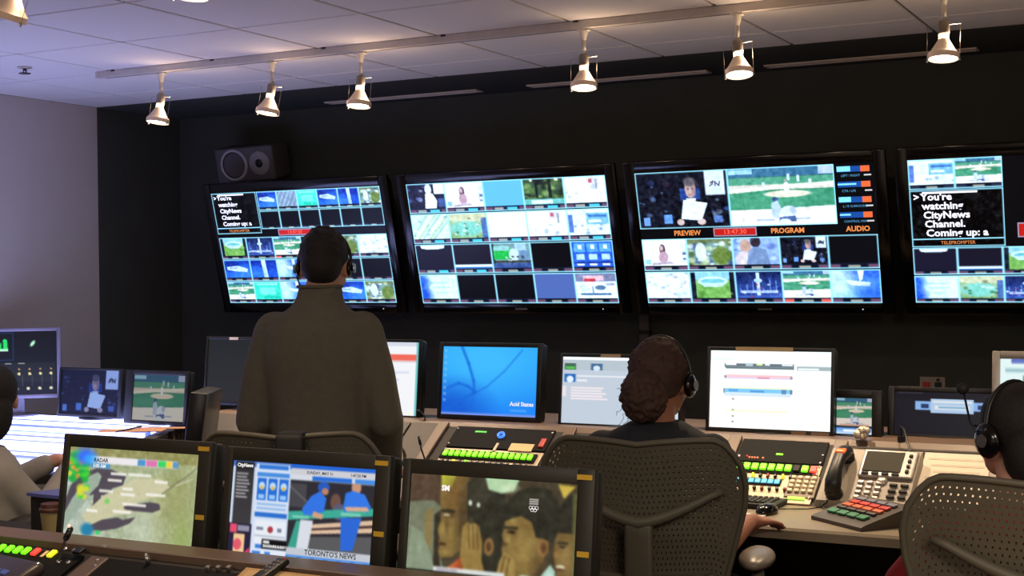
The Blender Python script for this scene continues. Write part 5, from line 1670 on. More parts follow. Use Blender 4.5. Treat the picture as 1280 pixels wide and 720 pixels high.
# ================================================================== front console
FS0 = Vector((0, 2.16, 0.745))
FE = Vector((0, 2.50, 0.885))
FSL = math.atan2(FE.z - FS0.z, FE.y - FS0.y)
FSU = Vector((0, math.cos(FSL), math.sin(FSL)))
FSN = Vector((0, -math.sin(FSL), math.cos(FSL)))
FX0, FX1 = -3.7, -0.5
fc = thing('front_console', 'taupe console ledge in front of the three near monitors', 'console', (0, 0, 0))
MB().prism([(2.497, 0.880), (2.497, 0.898), (2.504, 0.90), (2.59, 0.90), (2.595, 0.895), (2.595, 0.86)], 0, FX0, FX1).build('ledge', M_WOOD, fc)
MB().prism([(2.15, 0.70), (2.15, 0.738), (2.497, 0.881), (2.595, 0.881), (2.595, 0.70)], 0, FX0, FX1).build('turret', M_DESKDK, fc)
MB().box(((FX0 + FX1) / 2, 2.60, 0.765), (FX1 - FX0, 1.1, 0.03), bevel=0.004).build('worktop', M_DESKDK, fc)
MB().box(((FX0 + FX1) / 2, 2.5, 0.37), (FX1 - FX0, 0.04, 0.74)).build('modesty_panel', M_DESKDK, fc)
for x in (FX0 + 0.02, FX1 - 0.02):
    MB().box((x, 2.62, 0.375), (0.04, 1.0, 0.75)).build('end_panel', M_DESKDK, fc)


def on_front(u, v):
    return on_slope(u, v, FS0, FSU, FSN)


frot = (FSL, 0, 0)
x0, s0 = on_front(122, 705)
o = MB().box((0, 0, 0.006), (0.055, 0.335, 0.012), bevel=0.003).build('bay_divider', M_WOOD, fc)
o.location = Vector((x0, FS0.y, FS0.z)) + FSU * 0.168
o.rotation_euler = frot
r = thing('front_key_panel', 'black key panel with green, red and yellow lit keys at bottom left', 'control panel', Vector((-2.95, FS0.y, FS0.z)), rot=frot)
xr = on_front(104, 700)[0]
MB().box((((-3.62) + xr) / 2 + 2.95, 0.17, 0.004), (xr + 3.62, 0.335, 0.008), bevel=0.002).build('face_plate', M_PANELDK, r)
pts = [(on_front(u, v), m) for u, v, m in ((5, 679.5, G_GREEN), (15, 681, G_GREEN), (25, 682.5, G_GREEN), (35, 684, G_GREEN), (45, 685.5, G_GREEN), (56, 687.5, G_RED), (76, 690, G_YEL))]
sm = sum(q[0][1] for q in pts) / len(pts) - 0.03
for (x, s), m in pts:
    button(r, x + 2.95, sm, 0.0155, 0.026, m, z=0.008)
for k in range(4):
    button(r, pts[0][0][0] + 2.95 - 0.024 * (k + 1), sm, 0.0155, 0.026, G_GREEN, z=0.008)
x, s = on_front(66, 689)
button(r, x + 2.95, sm, 0.010, 0.026, mat('label_ivory', (226, 190, 130), 0.6, emit=(226, 190, 130), estr=0.3), 'name_label', t=0.002, z=0.008)
for u, v in ((90, 684), (101, 686), (94, 701), (82, 700)):
    x, s = on_front(u, v)
    screw(r, x + 2.95, s - 0.02, 0.007, 0.009)
x, s = on_front(112, 689)
o = MB().box((0, 0, 0.012), (0.026, 0.022, 0.008), bevel=0.002).build('rocker_switch', M_BLACK, fc)
o.location = Vector((x, FS0.y, FS0.z)) + FSU * (s - 0.03) + FSN * 0.008
o.rotation_euler = frot
r = thing('front_rack_panel', 'plain black rack panel below the radar map monitor', 'control panel', Vector((-2.1, FS0.y, FS0.z)), rot=frot)
xl_ = on_front(130, 700)[0]
MB().box(((xl_ + FX1) / 2 + 2.1, 0.17, 0.004), (FX1 - xl_ - 0.02, 0.335, 0.008), bevel=0.002).build('face_plate', M_PANELDK, r)
MB().box(((xl_ + FX1) / 2 + 2.1, 0.25, 0.010), (FX1 - xl_ - 0.1, 0.006, 0.006)).build('seam', M_BLACK, r)
for u, v in ((127, 688), (119, 705), (116, 712)):
    x, s = on_front(u + 4, v)
    screw(r, x + 2.1, s, 0.007, 0.010)
x, s = on_front(187, 708)
MB().cap((x + 2.1, s, 0.008), (x + 2.1, s, 0.03), 0.006).build('toggle', M_STEEL, r, smooth=True)
for u in (262, 275, 288):
    x, s = on_front(u, 716)
    button(r, x + 2.1, s, 0.012, 0.012, M_STEEL, 'knob', t=0.014)

# stub microphone in front of the radar map
p = atY(67, 690, 2.42)
r = thing('stub_microphone', 'short black microphone with bright tip left of the radar map', 'microphone', (p.x + 0.004, 2.435, 0.872))
MB().cyl((0, 0, 0), (0.002, 0.02, 0.055), 0.003, seg=10).build('stem', M_BLACK, r)
MB().cap((0.002, 0.02, 0.05), (0.006, 0.03, 0.070), 0.0075).build('capsule', M_BLACK, r, smooth=True)
MB().ball((0.006, 0.026, 0.079), 0.0045).build('tip_light', glow('tip_pink', (255, 200, 180), 0.9), r)

# paper cup
p = atY(66, 640, 2.98)
r = thing('paper_cup', 'paper coffee cup with brown lid left of the radar map', 'cup', (p.x, 2.98, ZF))
MB().lathe([(0.001, 0), (0.027, 0), (0.037, 0.088), (0.001, 0.088)]).build('cup_body', mat('cup_olive', (176, 160, 110), 0.7), r, angle=40)
MB().lathe([(0.039, 0.084), (0.040, 0.090), (0.039, 0.094), (0.035, 0.096), (0.034, 0.108), (0.001, 0.108)]).build('lid', mat('lid_brown', (78, 48, 40), 0.5), r, angle=40)
# thin flat surface on a black box; reflected blue light put in its colour
p = atY(62, 613, 3.04)
r = thing('blue_lit_slab', 'black box with a top tinted by blue light behind the paper cup', 'box', (p.x + 0.03, 3.06, ZF))
MB().box((0, 0, 0.058), (0.16, 0.10, 0.116), bevel=0.003).build('tub', M_BLACKM, r)
MB().prism([(-0.095, -0.05), (-0.06, 0.055), (0.09, 0.055), (0.09, -0.055), (-0.02, -0.055)], 2, 0.116, 0.126).build('lid', mat('blue_lit_top', (84, 92, 160), 0.6), r)

# telephone in the corner
xq, sq = on_front(18, 718)
p = Vector((xq, FS0.y, FS0.z)) + FSU * (sq - 0.065) + FSN * 0.012
r = thing('front_telephone', 'dark telephone with blue lit keys in the bottom left corner', 'telephone', (p.x, p.y, p.z), rot=(FSL, 0, math.radians(-10)))
r.scale = (0.85, 0.85, 0.7)
MB().box((0, 0, 0.02), (0.26, 0.20, 0.05), bevel=0.02, seg=3).build('body', mat('phone_brown', (58, 48, 44), 0.35), r, angle=40)
for i in range(3):
    for j in range(3):
        MB().box((-0.03 + i * 0.04, -0.05 + j * 0.035, 0.047), (0.03, 0.02, 0.006), bevel=0.002).build('key', mat('key_bluelit', (70, 84, 130), 0.4, emit=(70, 90, 160), estr=0.3), r)
MB().ball((0.118, 0.085, 0.042), 0.006).build('corner_screw', M_CHROME, r)
p = atZ(53, 712, 0.82)
o = MB().cap((0, 0, 0), (0.02, 0.05, 0.01), 0.011).build('cream_marker', M_CREAM, None, smooth=True)
o.location = (p.x + 0.005, p.y - 0.02, 0.80)
tag(o, 'cream marker beside the dark telephone in the corner', 'marker')

# cardboard pad with a remote on it
xa, s0 = on_front(322, 708)
xb, _ = on_front(470, 715)
r = thing('cardboard_pad', 'tan cardboard pad leaning below the news channel monitor', 'cardboard', Vector(((xa + xb) / 2, FS0.y, FS0.z)) + FSU * 0.245 + FSN * 0.009, rot=frot)
MB().box((0, 0, 0.006), (xb - xa, 0.20, 0.012), bevel=0.001).build('board', M_TAN, r)
MB().box((0.0, 0.05, 0.0125), ((xb - xa) * 0.9, 0.08, 0.001)).build('top_sheet', mat('tan_sheet', (204, 170, 120), 0.85), r)
xa, s0 = on_front(355, 713)
r = thing('remote_control', 'black remote control lying on the tan cardboard pad', 'remote', Vector((xa, FS0.y, FS0.z)) + FSU * (s0 - 0.055) + FSN * 0.022, rot=(FSL, 0, math.radians(-14)))
r.scale = (0.8, 0.8, 0.8)
MB().box((0, 0, 0.009), (0.05, 0.14, 0.018), bevel=0.008, seg=3).build('shell', M_BLACK, r, angle=40)
for i in range(3):
    for j in range(4):
        MB().ball((-0.014 + i * 0.014, 0.0 + j * 0.016, 0.018), 0.004, (1, 1, 0.6), u=8, v=6).build('button', M_RC if False else mat('remote_key', (130, 126, 120), 0.5), r)
MB().ball((0.012, 0.062, 0.018), 0.004, u=8, v=6).build('power_button', mat('remote_red', (190, 50, 40), 0.5), r)

# ================================================================== task chairs
def back_pt(s, t, off=0.0):
    a = abs(s)
    hw = float(np.interp(t, [0, .25, .5, .75, .9, 1], [.19, .212, .245, .277, .284, .272]))
    zt = 1.092 + .013 * (1 - ((a - .70) / .70) ** 2) if a < .70 else 1.105 - .070 * ((a - .70) / .30) ** 2.2
    z = 0.56 + t * (zt - 0.56)
    y = -0.235 + 0.035 * math.sin(PI * t) - 0.05 * t + 0.06 * s * s - off
    return Vector((s * hw, y, z))


def make_chair(name, label, m_shell, m_frame, group):
    r = thing(name, label, 'chair', (0, 0, 0), group=group)
    NS, NT = 38, 34
    bm = bmesh.new()
    grid = [[bm.verts.new(back_pt(-1 + 2 * i / NS, j / NT)) for i in range(NS + 1)] for j in range(NT + 1)]
    for j in range(NT):
        for i in range(NS):
            q = (grid[j][i], grid[j][i + 1], grid[j + 1][i + 1], grid[j + 1][i])
            if 1 <= i < NS - 1 and 1 <= j < NT - 1:
                sc, tcn = (i + 0.5 + (0.16 if j % 2 else -0.16)), j + 0.5
                inner = [bm.verts.new(back_pt(-1 + 2 * (sc + dx) / NS, (tcn + dy) / NT)) for dx, dy in ((-.13, -.2), (.13, -.2), (.13, .2), (-.13, .2))]
                for k in range(4):
                    bm.faces.new((q[k], q[(k + 1) % 4], inner[(k + 1) % 4], inner[k]))
            else:
                bm.faces.new(q)
    me = bpy.data.meshes.new('perforated_back')
    bm.to_mesh(me)
    bm.free()
    me.materials.append(m_shell)
    o = bpy.data.objects.new('perforated_back', me)
    COL.objects.link(o)
    sd = o.modifiers.new('thickness', 'SOLIDIFY')
    sd.thickness = 0.005
    o.parent = r
    per = [back_pt(-1, j / 16) for j in range(17)] + [back_pt(-1 + 2 * i / 24, 1) for i in range(1, 25)] + [back_pt(1, 1 - j / 16) for j in range(1, 17)]
    MB().tube(per, 0.008, 8).build('rim', m_shell, r, smooth=True)
    arch = []
    for k in range(17):
        s = -0.80 + 1.6 * k / 16
        p_ = back_pt(s, 0.60 + 0.15 * abs(s / 0.8) ** 1.7, 0.018 + 0.022 * (1 - abs(s / 0.8)))
        arch.append(p_)
    MB().tube(arch, [0.010 + 0.008 * (1 - abs(k - 8) / 8) for k in range(17)], 10).build('back_arch', m_frame, r, smooth=True)
    c0 = back_pt(0, 0.60, 0.04)
    MB().box((0, c0.y + 0.004, (c0.z + 0.44) / 2), (0.078, 0.03, c0.z - 0.44), bevel=0.012, seg=3).build('spine', m_frame, r, angle=40)
    band = [back_pt(-0.86 + 1.72 * k / 12, 0.30, 0.02) for k in range(13)]
    MB().tube(band, 0.012, 8).build('lumbar_band', m_frame, r, smooth=True)
    for s in (-1, 1):
        q = back_pt(s * 0.86, 0.30, 0.02)
        MB().ball(q, 0.02).build('lumbar_knob', m_frame, r, smooth=True)
    MB().box((0, 0.02, 0.465), (0.50, 0.47, 0.06), bevel=0.028, seg=3).build('seat', m_shell, r, angle=50)
    MB().box((0, -0.06, 0.405), (0.22, 0.30, 0.06), bevel=0.015).box((0, -0.22, 0.43), (0.08, 0.10, 0.05), bevel=0.012).build('mechanism', m_frame, r)
    MB().cyl((0, 0, 0.11), (0, 0, 0.39), 0.028, 0.028).build('column', M_BLACK, r, smooth=True)
    for k in range(5):
        a = 2 * PI * k / 5 + 0.3
        e = Vector((math.cos(a) * 0.31, math.sin(a) * 0.31, 0.075))
        MB().tube([(0, 0, 0.13), e * 0.5 + Vector((0, 0, 0.07)), e], [0.032, 0.026, 0.018]).build('base_leg', m_frame, r, smooth=True)
        MB().cyl(e + Vector((-0.022 * math.sin(a), 0.022 * math.cos(a), -0.045)), e + Vector((0.022 * math.sin(a), -0.022 * math.cos(a), -0.045)), 0.030).build('caster', M_BLACK, r, smooth=True)
    for s in (-1, 1):
        MB().tube([(s * 0.16, -0.02, 0.43), (s * 0.29, -0.02, 0.44), (s * 0.305, -0.02, 0.54), (s * 0.29, 0.0, 0.715)], 0.018).build('arm_post', m_frame, r, smooth=True)
        MB().ball((s * 0.285, 0.04, 0.735), 1, (0.052, 0.13, 0.026), u=20, v=12).build('armrest_pad', mat('arm_pad_grey', (120, 110, 98), 0.35), r, smooth=True)
    return r


ch = make_chair('task_chair', 'perforated olive task chair of the curly haired woman', M_MESH, M_MESH, 'task chairs')
ch.location = (-1.485, 3.70, 0)
ch.rotation_euler = (0, 0, math.radians(12))
c2 = copy_tree(ch)
c2['label'] = 'perforated olive task chair empty behind the standing man'
c2.location = (-2.51, 3.43, 0)
c2.rotation_euler = (0, 0, math.radians(20))
q = Matrix.Translation(c2.location) @ Matrix.Rotation(c2.rotation_euler.z, 4, 'Z') @ back_pt(0.12, 1.0)
r = thing('hanging_pouch', 'small black pouch hung over the back of the empty chair', 'pouch', q, math.radians(20))
MB().box((0, -0.028, -0.045), (0.085, 0.034, 0.115), bevel=0.014, seg=3).build('bag', M_BLACKM, r, angle=50)
MB().box((0, 0.0, 0.012), (0.075, 0.055, 0.010), bevel=0.004).build('flap', M_BLACKM, r)
c3 = copy_tree(ch)
c3['label'] = 'perforated olive task chair of the red shirted operator'
c3.location = (-0.43, 3.36, 0)
c3.rotation_euler = (0, 0, math.radians(14))
c4 = make_chair('black_chair', 'black task chair of the operator at left edge', M_CHAIRDK, M_CHAIRDK, 'task chairs')
c4.location = (-3.90, 3.36, 0)
c4.rotation_euler = (0, 0, math.radians(-6))
for o in c4.children:
    if o.name.startswith('armrest'):
        o.data.materials[0] = M_CHAIRDK
    elif o.name.split('.')[0] in ('perforated_back', 'rim', 'back_arch', 'spine', 'lumbar_band', 'lumbar_knob'):
        for v_ in o.data.vertices:          # a low-backed chair
            v_.co.z = 0.45 + (v_.co.z - 0.45) * 0.62


# ================================================================== people
def hand(mb, wrist, d, up, side, size=1.0, curl=0.35):
    """wrist point, d = direction of the fingers, up = back of the hand, side = +1 right hand"""
    w, d, up = Vector(wrist), Vector(d).normalized(), Vector(up).normalized()
    sd = d.cross(up).normalized()                 # to the right of the hand
    th = -sd if side > 0 else sd                  # thumb side
    k = size
    mb.ball(w + d * 0.045 * k, 1, (0.040 * k, 0.050 * k, 0.017 * k), Matrix((sd, d, up)).transposed(), 14, 10)
    mb.cap(w - d * 0.015, w + d * 0.02 * k, 0.026 * k, 0.028 * k)
    for i, (o, L) in enumerate(((0.030, 0.072), (0.010, 0.080), (-0.010, 0.074), (-0.029, 0.058))):
        a = w + d * 0.082 * k + th * o * k
        b = a + (d - up * curl * 0.6).normalized() * L * 0.52 * k + th * o * 0.12
        e = b + (d - up * (curl * 1.8 + 0.1)).normalized() * L * 0.48 * k
        mb.cap(a, b, 0.0095 * k, 0.0085 * k).cap(b, e, 0.0085 * k, 0.007 * k)
    a = w + d * 0.03 * k + th * 0.030 * k
    b = a + (d * 0.6 + th * 0.8 - up * 0.25).normalized() * 0.042 * k
    e = b + (d + th * 0.25 - up * 0.3).normalized() * 0.034 * k
    mb.cap(a, b, 0.014 * k, 0.011 * k).cap(b, e, 0.011 * k, 0.008 * k)


def headM(c, yaw, pitch):
    return Matrix.Translation(Vector(c)) @ Matrix.Rotation(yaw, 4, 'Z') @ Matrix.Rotation(pitch, 4, 'X')


def head(mb, M, k=1.0):
    R = M.to_3x3()

    def b(c, r, rot=None):
        mb.ball(M @ (Vector(c) * k), k, r, R if rot is None else R @ rot, 20, 14)
    b((0, -0.012, 0.030), (0.076, 0.097, 0.088))
    b((0, 0.030, -0.020), (0.064, 0.070, 0.088))
    b((0, 0.052, -0.072), (0.044, 0.042, 0.034))
    b((0, 0.100, -0.018), (0.013, 0.020, 0.022))
    b((0, 0.096, 0.006), (0.009, 0.014, 0.026))
    b((0, 0.088, -0.056), (0.024, 0.012, 0.009))
    for s in (-1, 1):
        b((s * 0.030, 0.080, 0.022), (0.022, 0.012, 0.010))
        b((s * 0.077, -0.002, -0.008), (0.010, 0.020, 0.032))
        b((s * 0.036, 0.066, -0.03), (0.026, 0.024, 0.026))


def face(r, M, body, k=1.0):
    for s in (-1, 1):
        o = MB().ball((0, 0, 0), 0.0115 * k, u=12, v=8).build('eye', mat('eye_white', (206, 200, 196), 0.25), body, smooth=True)
        o.location = M @ (Vector((s * 0.030, 0.081, 0.002)) * k)
        o = MB().box((0, 0, 0), (0.036 * k, 0.006, 0.006 * k), M.to_3x3(), bevel=0.002).build('eyebrow', M_HAIRBK, body)
        o.location = M @ (Vector((s * 0.032, 0.094, 0.026)) * k)
    o = MB().ball((0, 0, 0), 1, (0.020 * k, 0.006, 0.006 * k), M.to_3x3()).build('lips', mat('lips', (150, 84, 76), 0.5), body, smooth=True)
    o.location = M @ (Vector((0, 0.097, -0.056)) * k)


def headset(label, M, k=1.0, boom=-1, cups=(1, -1), cup_m=None, big=1.0, raised=False):
    h = thing('headset', label, 'headset', M.translation)
    h.rotation_euler = M.to_euler()
    MB().tube([(0.092 * k * math.cos(a), -0.005, 0.012 + 0.118 * k * math.sin(a)) for a in [PI * i / 16 for i in range(17)]], 0.0055, 8).build('headband', M_BLACK, h, smooth=True)
    for s in cups:
        c = MB().ball((s * 0.088 * k, -0.002, -0.006), 1, (0.016 * big, 0.032 * big, 0.036 * big), None, 18, 12).build('ear_cup', cup_m or M_GLOSS, h, smooth=True)
        MB().cyl((s * 0.103 * k, -0.002, -0.006), (s * 0.107 * k, -0.002, -0.006), 0.016).build('cap', M_STEEL, c)
    if raised:
        tip = (boom * 0.075 * k, 0.085, 0.118)
        MB().tube([(boom * 0.100 * k, 0.0, -0.01), (boom * 0.104 * k, 0.035, 0.04), tip], 0.0028, 6).build('boom', M_BLACK, h, smooth=True)
        MB().ball(tip, 0.015).build('microphone', M_BLACKM, h, smooth=True)
        return h
    MB().tube([(boom * 0.100 * k, 0.0, -0.015), (boom * 0.098 * k, 0.05, -0.045), (boom * 0.07 * k, 0.095, -0.066), (boom * 0.03 * k, 0.118, -0.068)], 0.0028, 6).build('boom', M_BLACK, h, smooth=True)
    MB().ball((boom * 0.03 * k, 0.118, -0.068), 0.009).build('microphone', M_BLACKM, h, smooth=True)
    return h


def world_of(root, M):
    R = Matrix.Translation(root.location) @ Matrix.Rotation(root.rotation_euler.z, 4, 'Z')
    return R @ M


# ---- standing man in a grey fleece
man = thing('person', 'man standing with back turned in grey brown zip fleece', 'person', (-2.735, 3.80, 0), math.radians(20))
HM = headM((0.008, 0.045, 1.588), math.radians(4), math.radians(-14))
mb = MB()
head(mb, HM, 1.02)
mb.cap((0, -0.005, 1.36), (0.004, 0.02, 1.52), 0.062, 0.056)
mb.loft([((0, 0, 0.86), 0.15, 0.10), ((0, 0, 1.0), 0.145, 0.098), ((0, 0, 1.2), 0.16, 0.105), ((0, -0.01, 1.34), 0.165, 0.10), ((0, -0.005, 1.41), 0.10, 0.08)])
for s in (-1, 1):
    mb.cap((s * 0.150, -0.01, 1.37), (s * 0.225, -0.02, 1.09), 0.048, 0.040).cap((s * 0.225, -0.02, 1.09), (s * 0.19, 0.22, 0.91), 0.040, 0.028)
    hand(mb, (s * 0.19, 0.23, 0.90), (-0.15 * s, 0.9, -0.35), (0, 0.3, 1), s)
    mb.cap((s * 0.09, 0, 0.88), (s * 0.10, 0.01, 0.48), 0.08, 0.055).cap((s * 0.10, 0.01, 0.48), (s * 0.11, -0.02, 0.09), 0.055, 0.038).cap((s * 0.11, -0.02, 0.05), (s * 0.12, 0.12, 0.035), 0.036, 0.028)
body = organic('body', mb, M_SKIN, man, 0.008, 4)
face(man, HM, body)
mb = MB()
mb.loft([((0, 0, 0.80), 0.185, 0.130), ((0, 0, 0.88), 0.186, 0.132), ((0, 0, 1.0), 0.160, 0.125), ((0, -0.005, 1.15), 0.172, 0.132), ((0, -0.012, 1.29), 0.190, 0.135), ((0, -0.015, 1.375), 0.178, 0.122), ((0, -0.012, 1.425), 0.135, 0.102), ((0, -0.005, 1.455), 0.092, 0.085), ((0.002, 0.004, 1.485), 0.076, 0.076), ((0.003, 0.012, 1.520), 0.073, 0.074)])
for s in (-1, 1):
    mb.ball((s * 0.152, -0.012, 1.375), 0.066)
    mb.cap((s * 0.158, -0.012, 1.368), (s * 0.204, -0.022, 1.22), 0.066, 0.062).cap((s * 0.204, -0.022, 1.22), (s * 0.232, -0.02, 1.07), 0.061, 0.058).cap((s * 0.232, -0.015, 1.075), (s * 0.19, 0.20, 0.92), 0.058, 0.046)
fle = mat('fleece_grey_brown', (97, 93, 82), 0.95, var=0.16, scale=45, bump=0.35)
jk = organic('fleece_jacket', mb, fle, man, 0.011, 5)
mb = MB().tube([(0.074 * math.cos(a), 0.013 + 0.075 * math.sin(a), 1.522) for a in [2 * PI * i / 24 for i in range(25)]], 0.006, 8)
mb.build('collar_edge', fle, jk, smooth=True)
for s in (-1, 1):
    MB().tube([(s * 0.200 + 0.045 * math.cos(a), 0.205 + 0.02 * math.sin(a), 0.918 + 0.042 * math.sin(a)) for a in [2 * PI * i / 16 for i in range(17)]], 0.006, 6).build('cuff', fle, jk, smooth=True)
mb = MB().loft([((0, 0, 0.80), 0.165, 0.115), ((0, 0, 0.92), 0.165, 0.115)])
for s in (-1, 1):
    mb.cap((s * 0.088, 0, 0.84), (s * 0.10, 0.01, 0.48), 0.092, 0.070).cap((s * 0.10, 0.01, 0.48), (s * 0.11, -0.02, 0.11), 0.070, 0.058)
organic('trousers', mb, mat('trousers_dark', (40, 38, 42), 0.9), man, 0.014, 5)
for s in (-1, 1):
    organic('shoe', MB().cap((s * 0.11, -0.03, 0.045), (s * 0.122, 0.15, 0.038), 0.046, 0.036).box((s * 0.116, 0.06, 0.012), (0.09, 0.26, 0.024), bevel=0.01), M_BLACK, man, 0.01, 3)
mb = MB()
R3 = HM.to_3x3()
mb.ball(HM @ Vector((0, -0.018, 0.040)), 1, (0.083, 0.101, 0.090), R3, 24, 16).ball(HM @ Vector((0, -0.052, -0.012)), 1, (0.070, 0.066, 0.062), R3, 20, 14).ball(HM @ Vector((0, 0.045, 0.085)), 1, (0.062, 0.05, 0.036), R3, 20, 14)
for k in range(90):
    a, e = random.uniform(0, 2 * PI), random.uniform(-0.2, 1.4)
    p_ = Vector((0.081 * math.cos(a) * math.cos(e), -0.018 + 0.098 * math.sin(a) * math.cos(e), 0.040 + 0.090 * math.sin(e)))
    if p_.y < 0.05:
        mb.ball(HM @ p_, random.uniform(0.007, 0.011), u=8, v=6)
organic('short_hair', mb, M_HAIRBK, man, 0.006, 3)
headset('thin black headset worn by the standing man', world_of(man, HM), 0.99, boom=-1, big=0.8)

# ---- seated people


def seated(label, loc, rz, top_m, skin_m, hair_fn, armR, armL, headyaw=0, headpitch=-4, hz=1.235, top_name='shirt', shw=0.165, sleeve=True, hk=0.98, lean=0.0, handR=None, handL=None, headx=0.0, short=False, nk=0.225):
    p = thing('person', label, 'person', loc, math.radians(rz))
    HM = headM((headx, 0.03 + lean, hz), math.radians(headyaw), math.radians(headpitch))
    zs = hz - nk
    mb = MB()
    head(mb, HM, hk)
    mb.cap((0, lean - 0.02, zs), (headx * 0.9, 0.012 + lean, hz - 0.075), 0.054, 0.048)
    mb.loft([((0, 0, 0.50), 0.15, 0.11), ((0, 0, 0.62), 0.14, 0.10), ((0, lean * 0.5 - 0.01, 0.80), 0.145, 0.10), ((0, lean - 0.02, zs - 0.06), 0.15, 0.095), ((0, lean - 0.02, zs + 0.02), 0.09, 0.07)])
    arms = {}
    for s, (el, wr) in ((1, armR), (-1, armL)):
        sh = Vector((s * shw, lean - 0.02, zs - 0.055))
        el, wr = Vector(el), Vector(wr)
        mb.cap(sh, el, 0.045, 0.038).cap(el, wr, 0.038, 0.026)
        d = (wr - el).normalized()
        d.z *= 0.3
        hd = (handR if s > 0 else handL) or (tuple(d), (0, 0, 1))
        hand(mb, wr, hd[0], hd[1], s, 0.95, 0.4)
        arms[s] = (sh, el, wr)
        mb.cap((s * 0.09, 0.02, 0.55), (s * 0.11, 0.40, 0.53), 0.078, 0.055).cap((s * 0.11, 0.40, 0.53), (s * 0.11, 0.42, 0.10), 0.052, 0.036).cap((s * 0.11, 0.42, 0.05), (s * 0.11, 0.54, 0.035), 0.034, 0.026)
    body = organic('body', mb, skin_m, p, 0.008, 4)
    face(p, HM, body, hk)
    mb = MB()
    mb.loft([((0, 0.0, 0.52), 0.178, 0.135), ((0, 0, 0.64), 0.168, 0.125), ((0, lean * 0.5 - 0.01, 0.80), 0.172, 0.125), ((0, lean - 0.02, zs - 0.09), 0.182, 0.120), ((0, lean - 0.02, zs - 0.035), 0.176, 0.105), ((0, lean - 0.02, zs), 0.142, 0.09), ((0, lean - 0.02, zs + 0.018), 0.105, 0.08), ((0, lean - 0.015, zs + 0.035), 0.075, 0.068)])
    for s in (1, -1):
        sh, el, wr = arms[s]
        mb.ball(sh, 0.060).cap(sh, sh.lerp(el, 0.55 if short else 1.0), 0.060, 0.054)
        if not short:
            mb.cap(el, el.lerp(wr, 0.9), 0.052, 0.040)
    organic(top_name, mb, top_m, p, 0.011, 5)
    mb = MB().loft([((0, 0, 0.47), 0.17, 0.14), ((0, 0, 0.58), 0.17, 0.13)])
    for s in (-1, 1):
        mb.cap((s * 0.09, 0.02, 0.55), (s * 0.11, 0.40, 0.53), 0.090, 0.068).cap((s * 0.11, 0.40, 0.53), (s * 0.11, 0.42, 0.12), 0.066, 0.056)
    organic('trousers', mb, mat('trousers_dark', (40, 38, 42), 0.9), p, 0.014, 5)
    for s in (-1, 1):
        organic('shoe', MB().cap((s * 0.11, 0.41, 0.045), (s * 0.11, 0.56, 0.038), 0.044, 0.034).box((s * 0.11, 0.48, 0.012), (0.085, 0.25, 0.024), bevel=0.01), M_BLACK, p, 0.01, 3)
    hair_fn(p, HM)
    return p, HM


def curly_bun(p, HM):
    mb = MB()
    R3 = HM.to_3x3()
    mb.ball(HM @ Vector((0, -0.016, 0.038)), 1, (0.088, 0.106, 0.095), R3, 24, 16)
    mb.ball(HM @ Vector((-0.006, -0.115, -0.040)), 1, (0.066, 0.058, 0.072), R3, 24, 16)
    mb.ball(HM @ Vector((0.0, -0.07, 0.0)), 1, (0.07, 0.06, 0.06), R3, 20, 14)
    rnd = random.Random(3)
    for k in range(420):
        a, e = rnd.uniform(0, 2 * PI), rnd.uniform(-1.3, 1.5)
        c = Vector((-0.006 + 0.067 * math.cos(a) * math.cos(e), -0.115 + 0.058 * math.sin(a) * math.cos(e), -0.040 + 0.073 * math.sin(e)))
        mb.ball(HM @ c, rnd.uniform(0.0045, 0.009), u=8, v=6)
    for k in range(220):
        a, e = rnd.uniform(0, 2 * PI), rnd.uniform(0.0, 1.5)
        c = Vector((0.088 * math.cos(a) * math.cos(e), -0.016 + 0.106 * math.sin(a) * math.cos(e), 0.038 + 0.095 * math.sin(e)))
        if c.y < 0.05:
            mb.ball(HM @ c, rnd.uniform(0.004, 0.007), u=8, v=6)
    h = organic('curly_hair', mb, M_HAIRBR, p, 0.0042, 1)
    mb = MB()
    for k in range(12):
        a = rnd.uniform(2.2, 4.2)
        st = Vector((-0.006 + 0.066 * math.cos(a), -0.10 + rnd.uniform(-0.03, 0.03), -0.040 + 0.070 * math.sin(a)))
        pts = [HM @ (st + Vector((math.cos(a), 0, math.sin(a))) * 0.0035 * i + Vector((0.004 * math.sin(i * 1.1 + k), 0.004 * math.sin(i * 2.0), -0.0035 * i + 0.004 * math.cos(i * 1.1 + k)))) for i in range(9)]
        mb.tube(pts, 0.0007, 5)
    mb.build('loose_curls', M_HAIRBR, h)


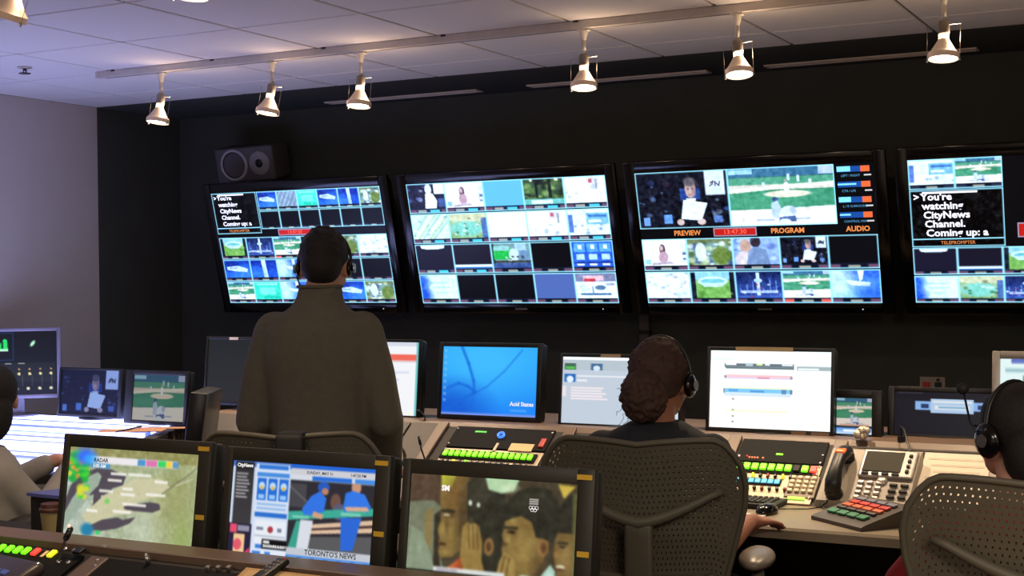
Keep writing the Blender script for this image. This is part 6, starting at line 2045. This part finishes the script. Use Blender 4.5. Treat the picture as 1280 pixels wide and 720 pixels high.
def plain_hair(p, HM, m=None, name='dark_hair', low=0.0):
    mb = MB()
    R3 = HM.to_3x3()
    mb.ball(HM @ Vector((0, -0.020, 0.038)), 1, (0.086, 0.103, 0.092), R3, 24, 16).ball(HM @ Vector((0, -0.055, -0.02 - low)), 1, (0.075, 0.066, 0.072 + low), R3, 20, 14)
    organic(name, mb, m or M_HAIRBK, p, 0.008, 3)


wloc = (-1.50, 3.78, 0)
wom, WM = seated('seated woman with curly brown bun and dark blue top', wloc, 6, mat('top_navy', (26, 29, 38), 0.85), M_SKIN2, curly_bun,
                 ((0.20, -0.02, 0.775), (0.215, 0.215, 0.795)), ((-0.25, 0.10, 0.80), (-0.12, 0.40, 0.79)), headyaw=-6, headpitch=-4, hz=1.230, nk=0.142, short=True, top_name='navy_top', lean=-0.02,
                 handR=((0.55, 0.85, -0.06), (0, 0, 1)))
headset('black headset worn by the curly haired woman', world_of(wom, WM), 1.06, boom=-1)

ploc = (-0.455, 3.45, 0)
red, RM = seated('operator in red shirt with dark hair at right edge', ploc, 18, mat('shirt_red', (150, 34, 40), 0.85), M_SKIN, lambda p, M: plain_hair(p, M, low=0.02),
                 ((0.26, 0.06, 0.78), (0.16, 0.36, 0.80)), ((-0.26, 0.06, 0.78), (-0.16, 0.36, 0.80)), headyaw=34, headpitch=-4, hz=1.150, nk=0.19, top_name='red_shirt', lean=0.02, short=False, hk=0.94)
hs = headset('chunky black headset with grey ear cup worn by the red shirted operator', world_of(red, RM), 1.02, boom=-1, big=1.2, raised=True)

lloc = (-3.865, 3.385, 0)
lef, LM = seated('operator in pale grey shirt cut off by the left edge', lloc, -12, mat('shirt_pale_grey', (150, 146, 140), 0.9), M_SKIN, lambda p, M: plain_hair(p, M, low=0.03),
                 ((0.19, 0.10, 0.74), (0.06, 0.30, 0.88)), ((-0.22, 0.08, 0.76), (-0.10, 0.32, 0.88)), headyaw=52, headpitch=-6, hz=1.135, nk=0.19, top_name='pale_shirt', shw=0.14)

bake_pending()
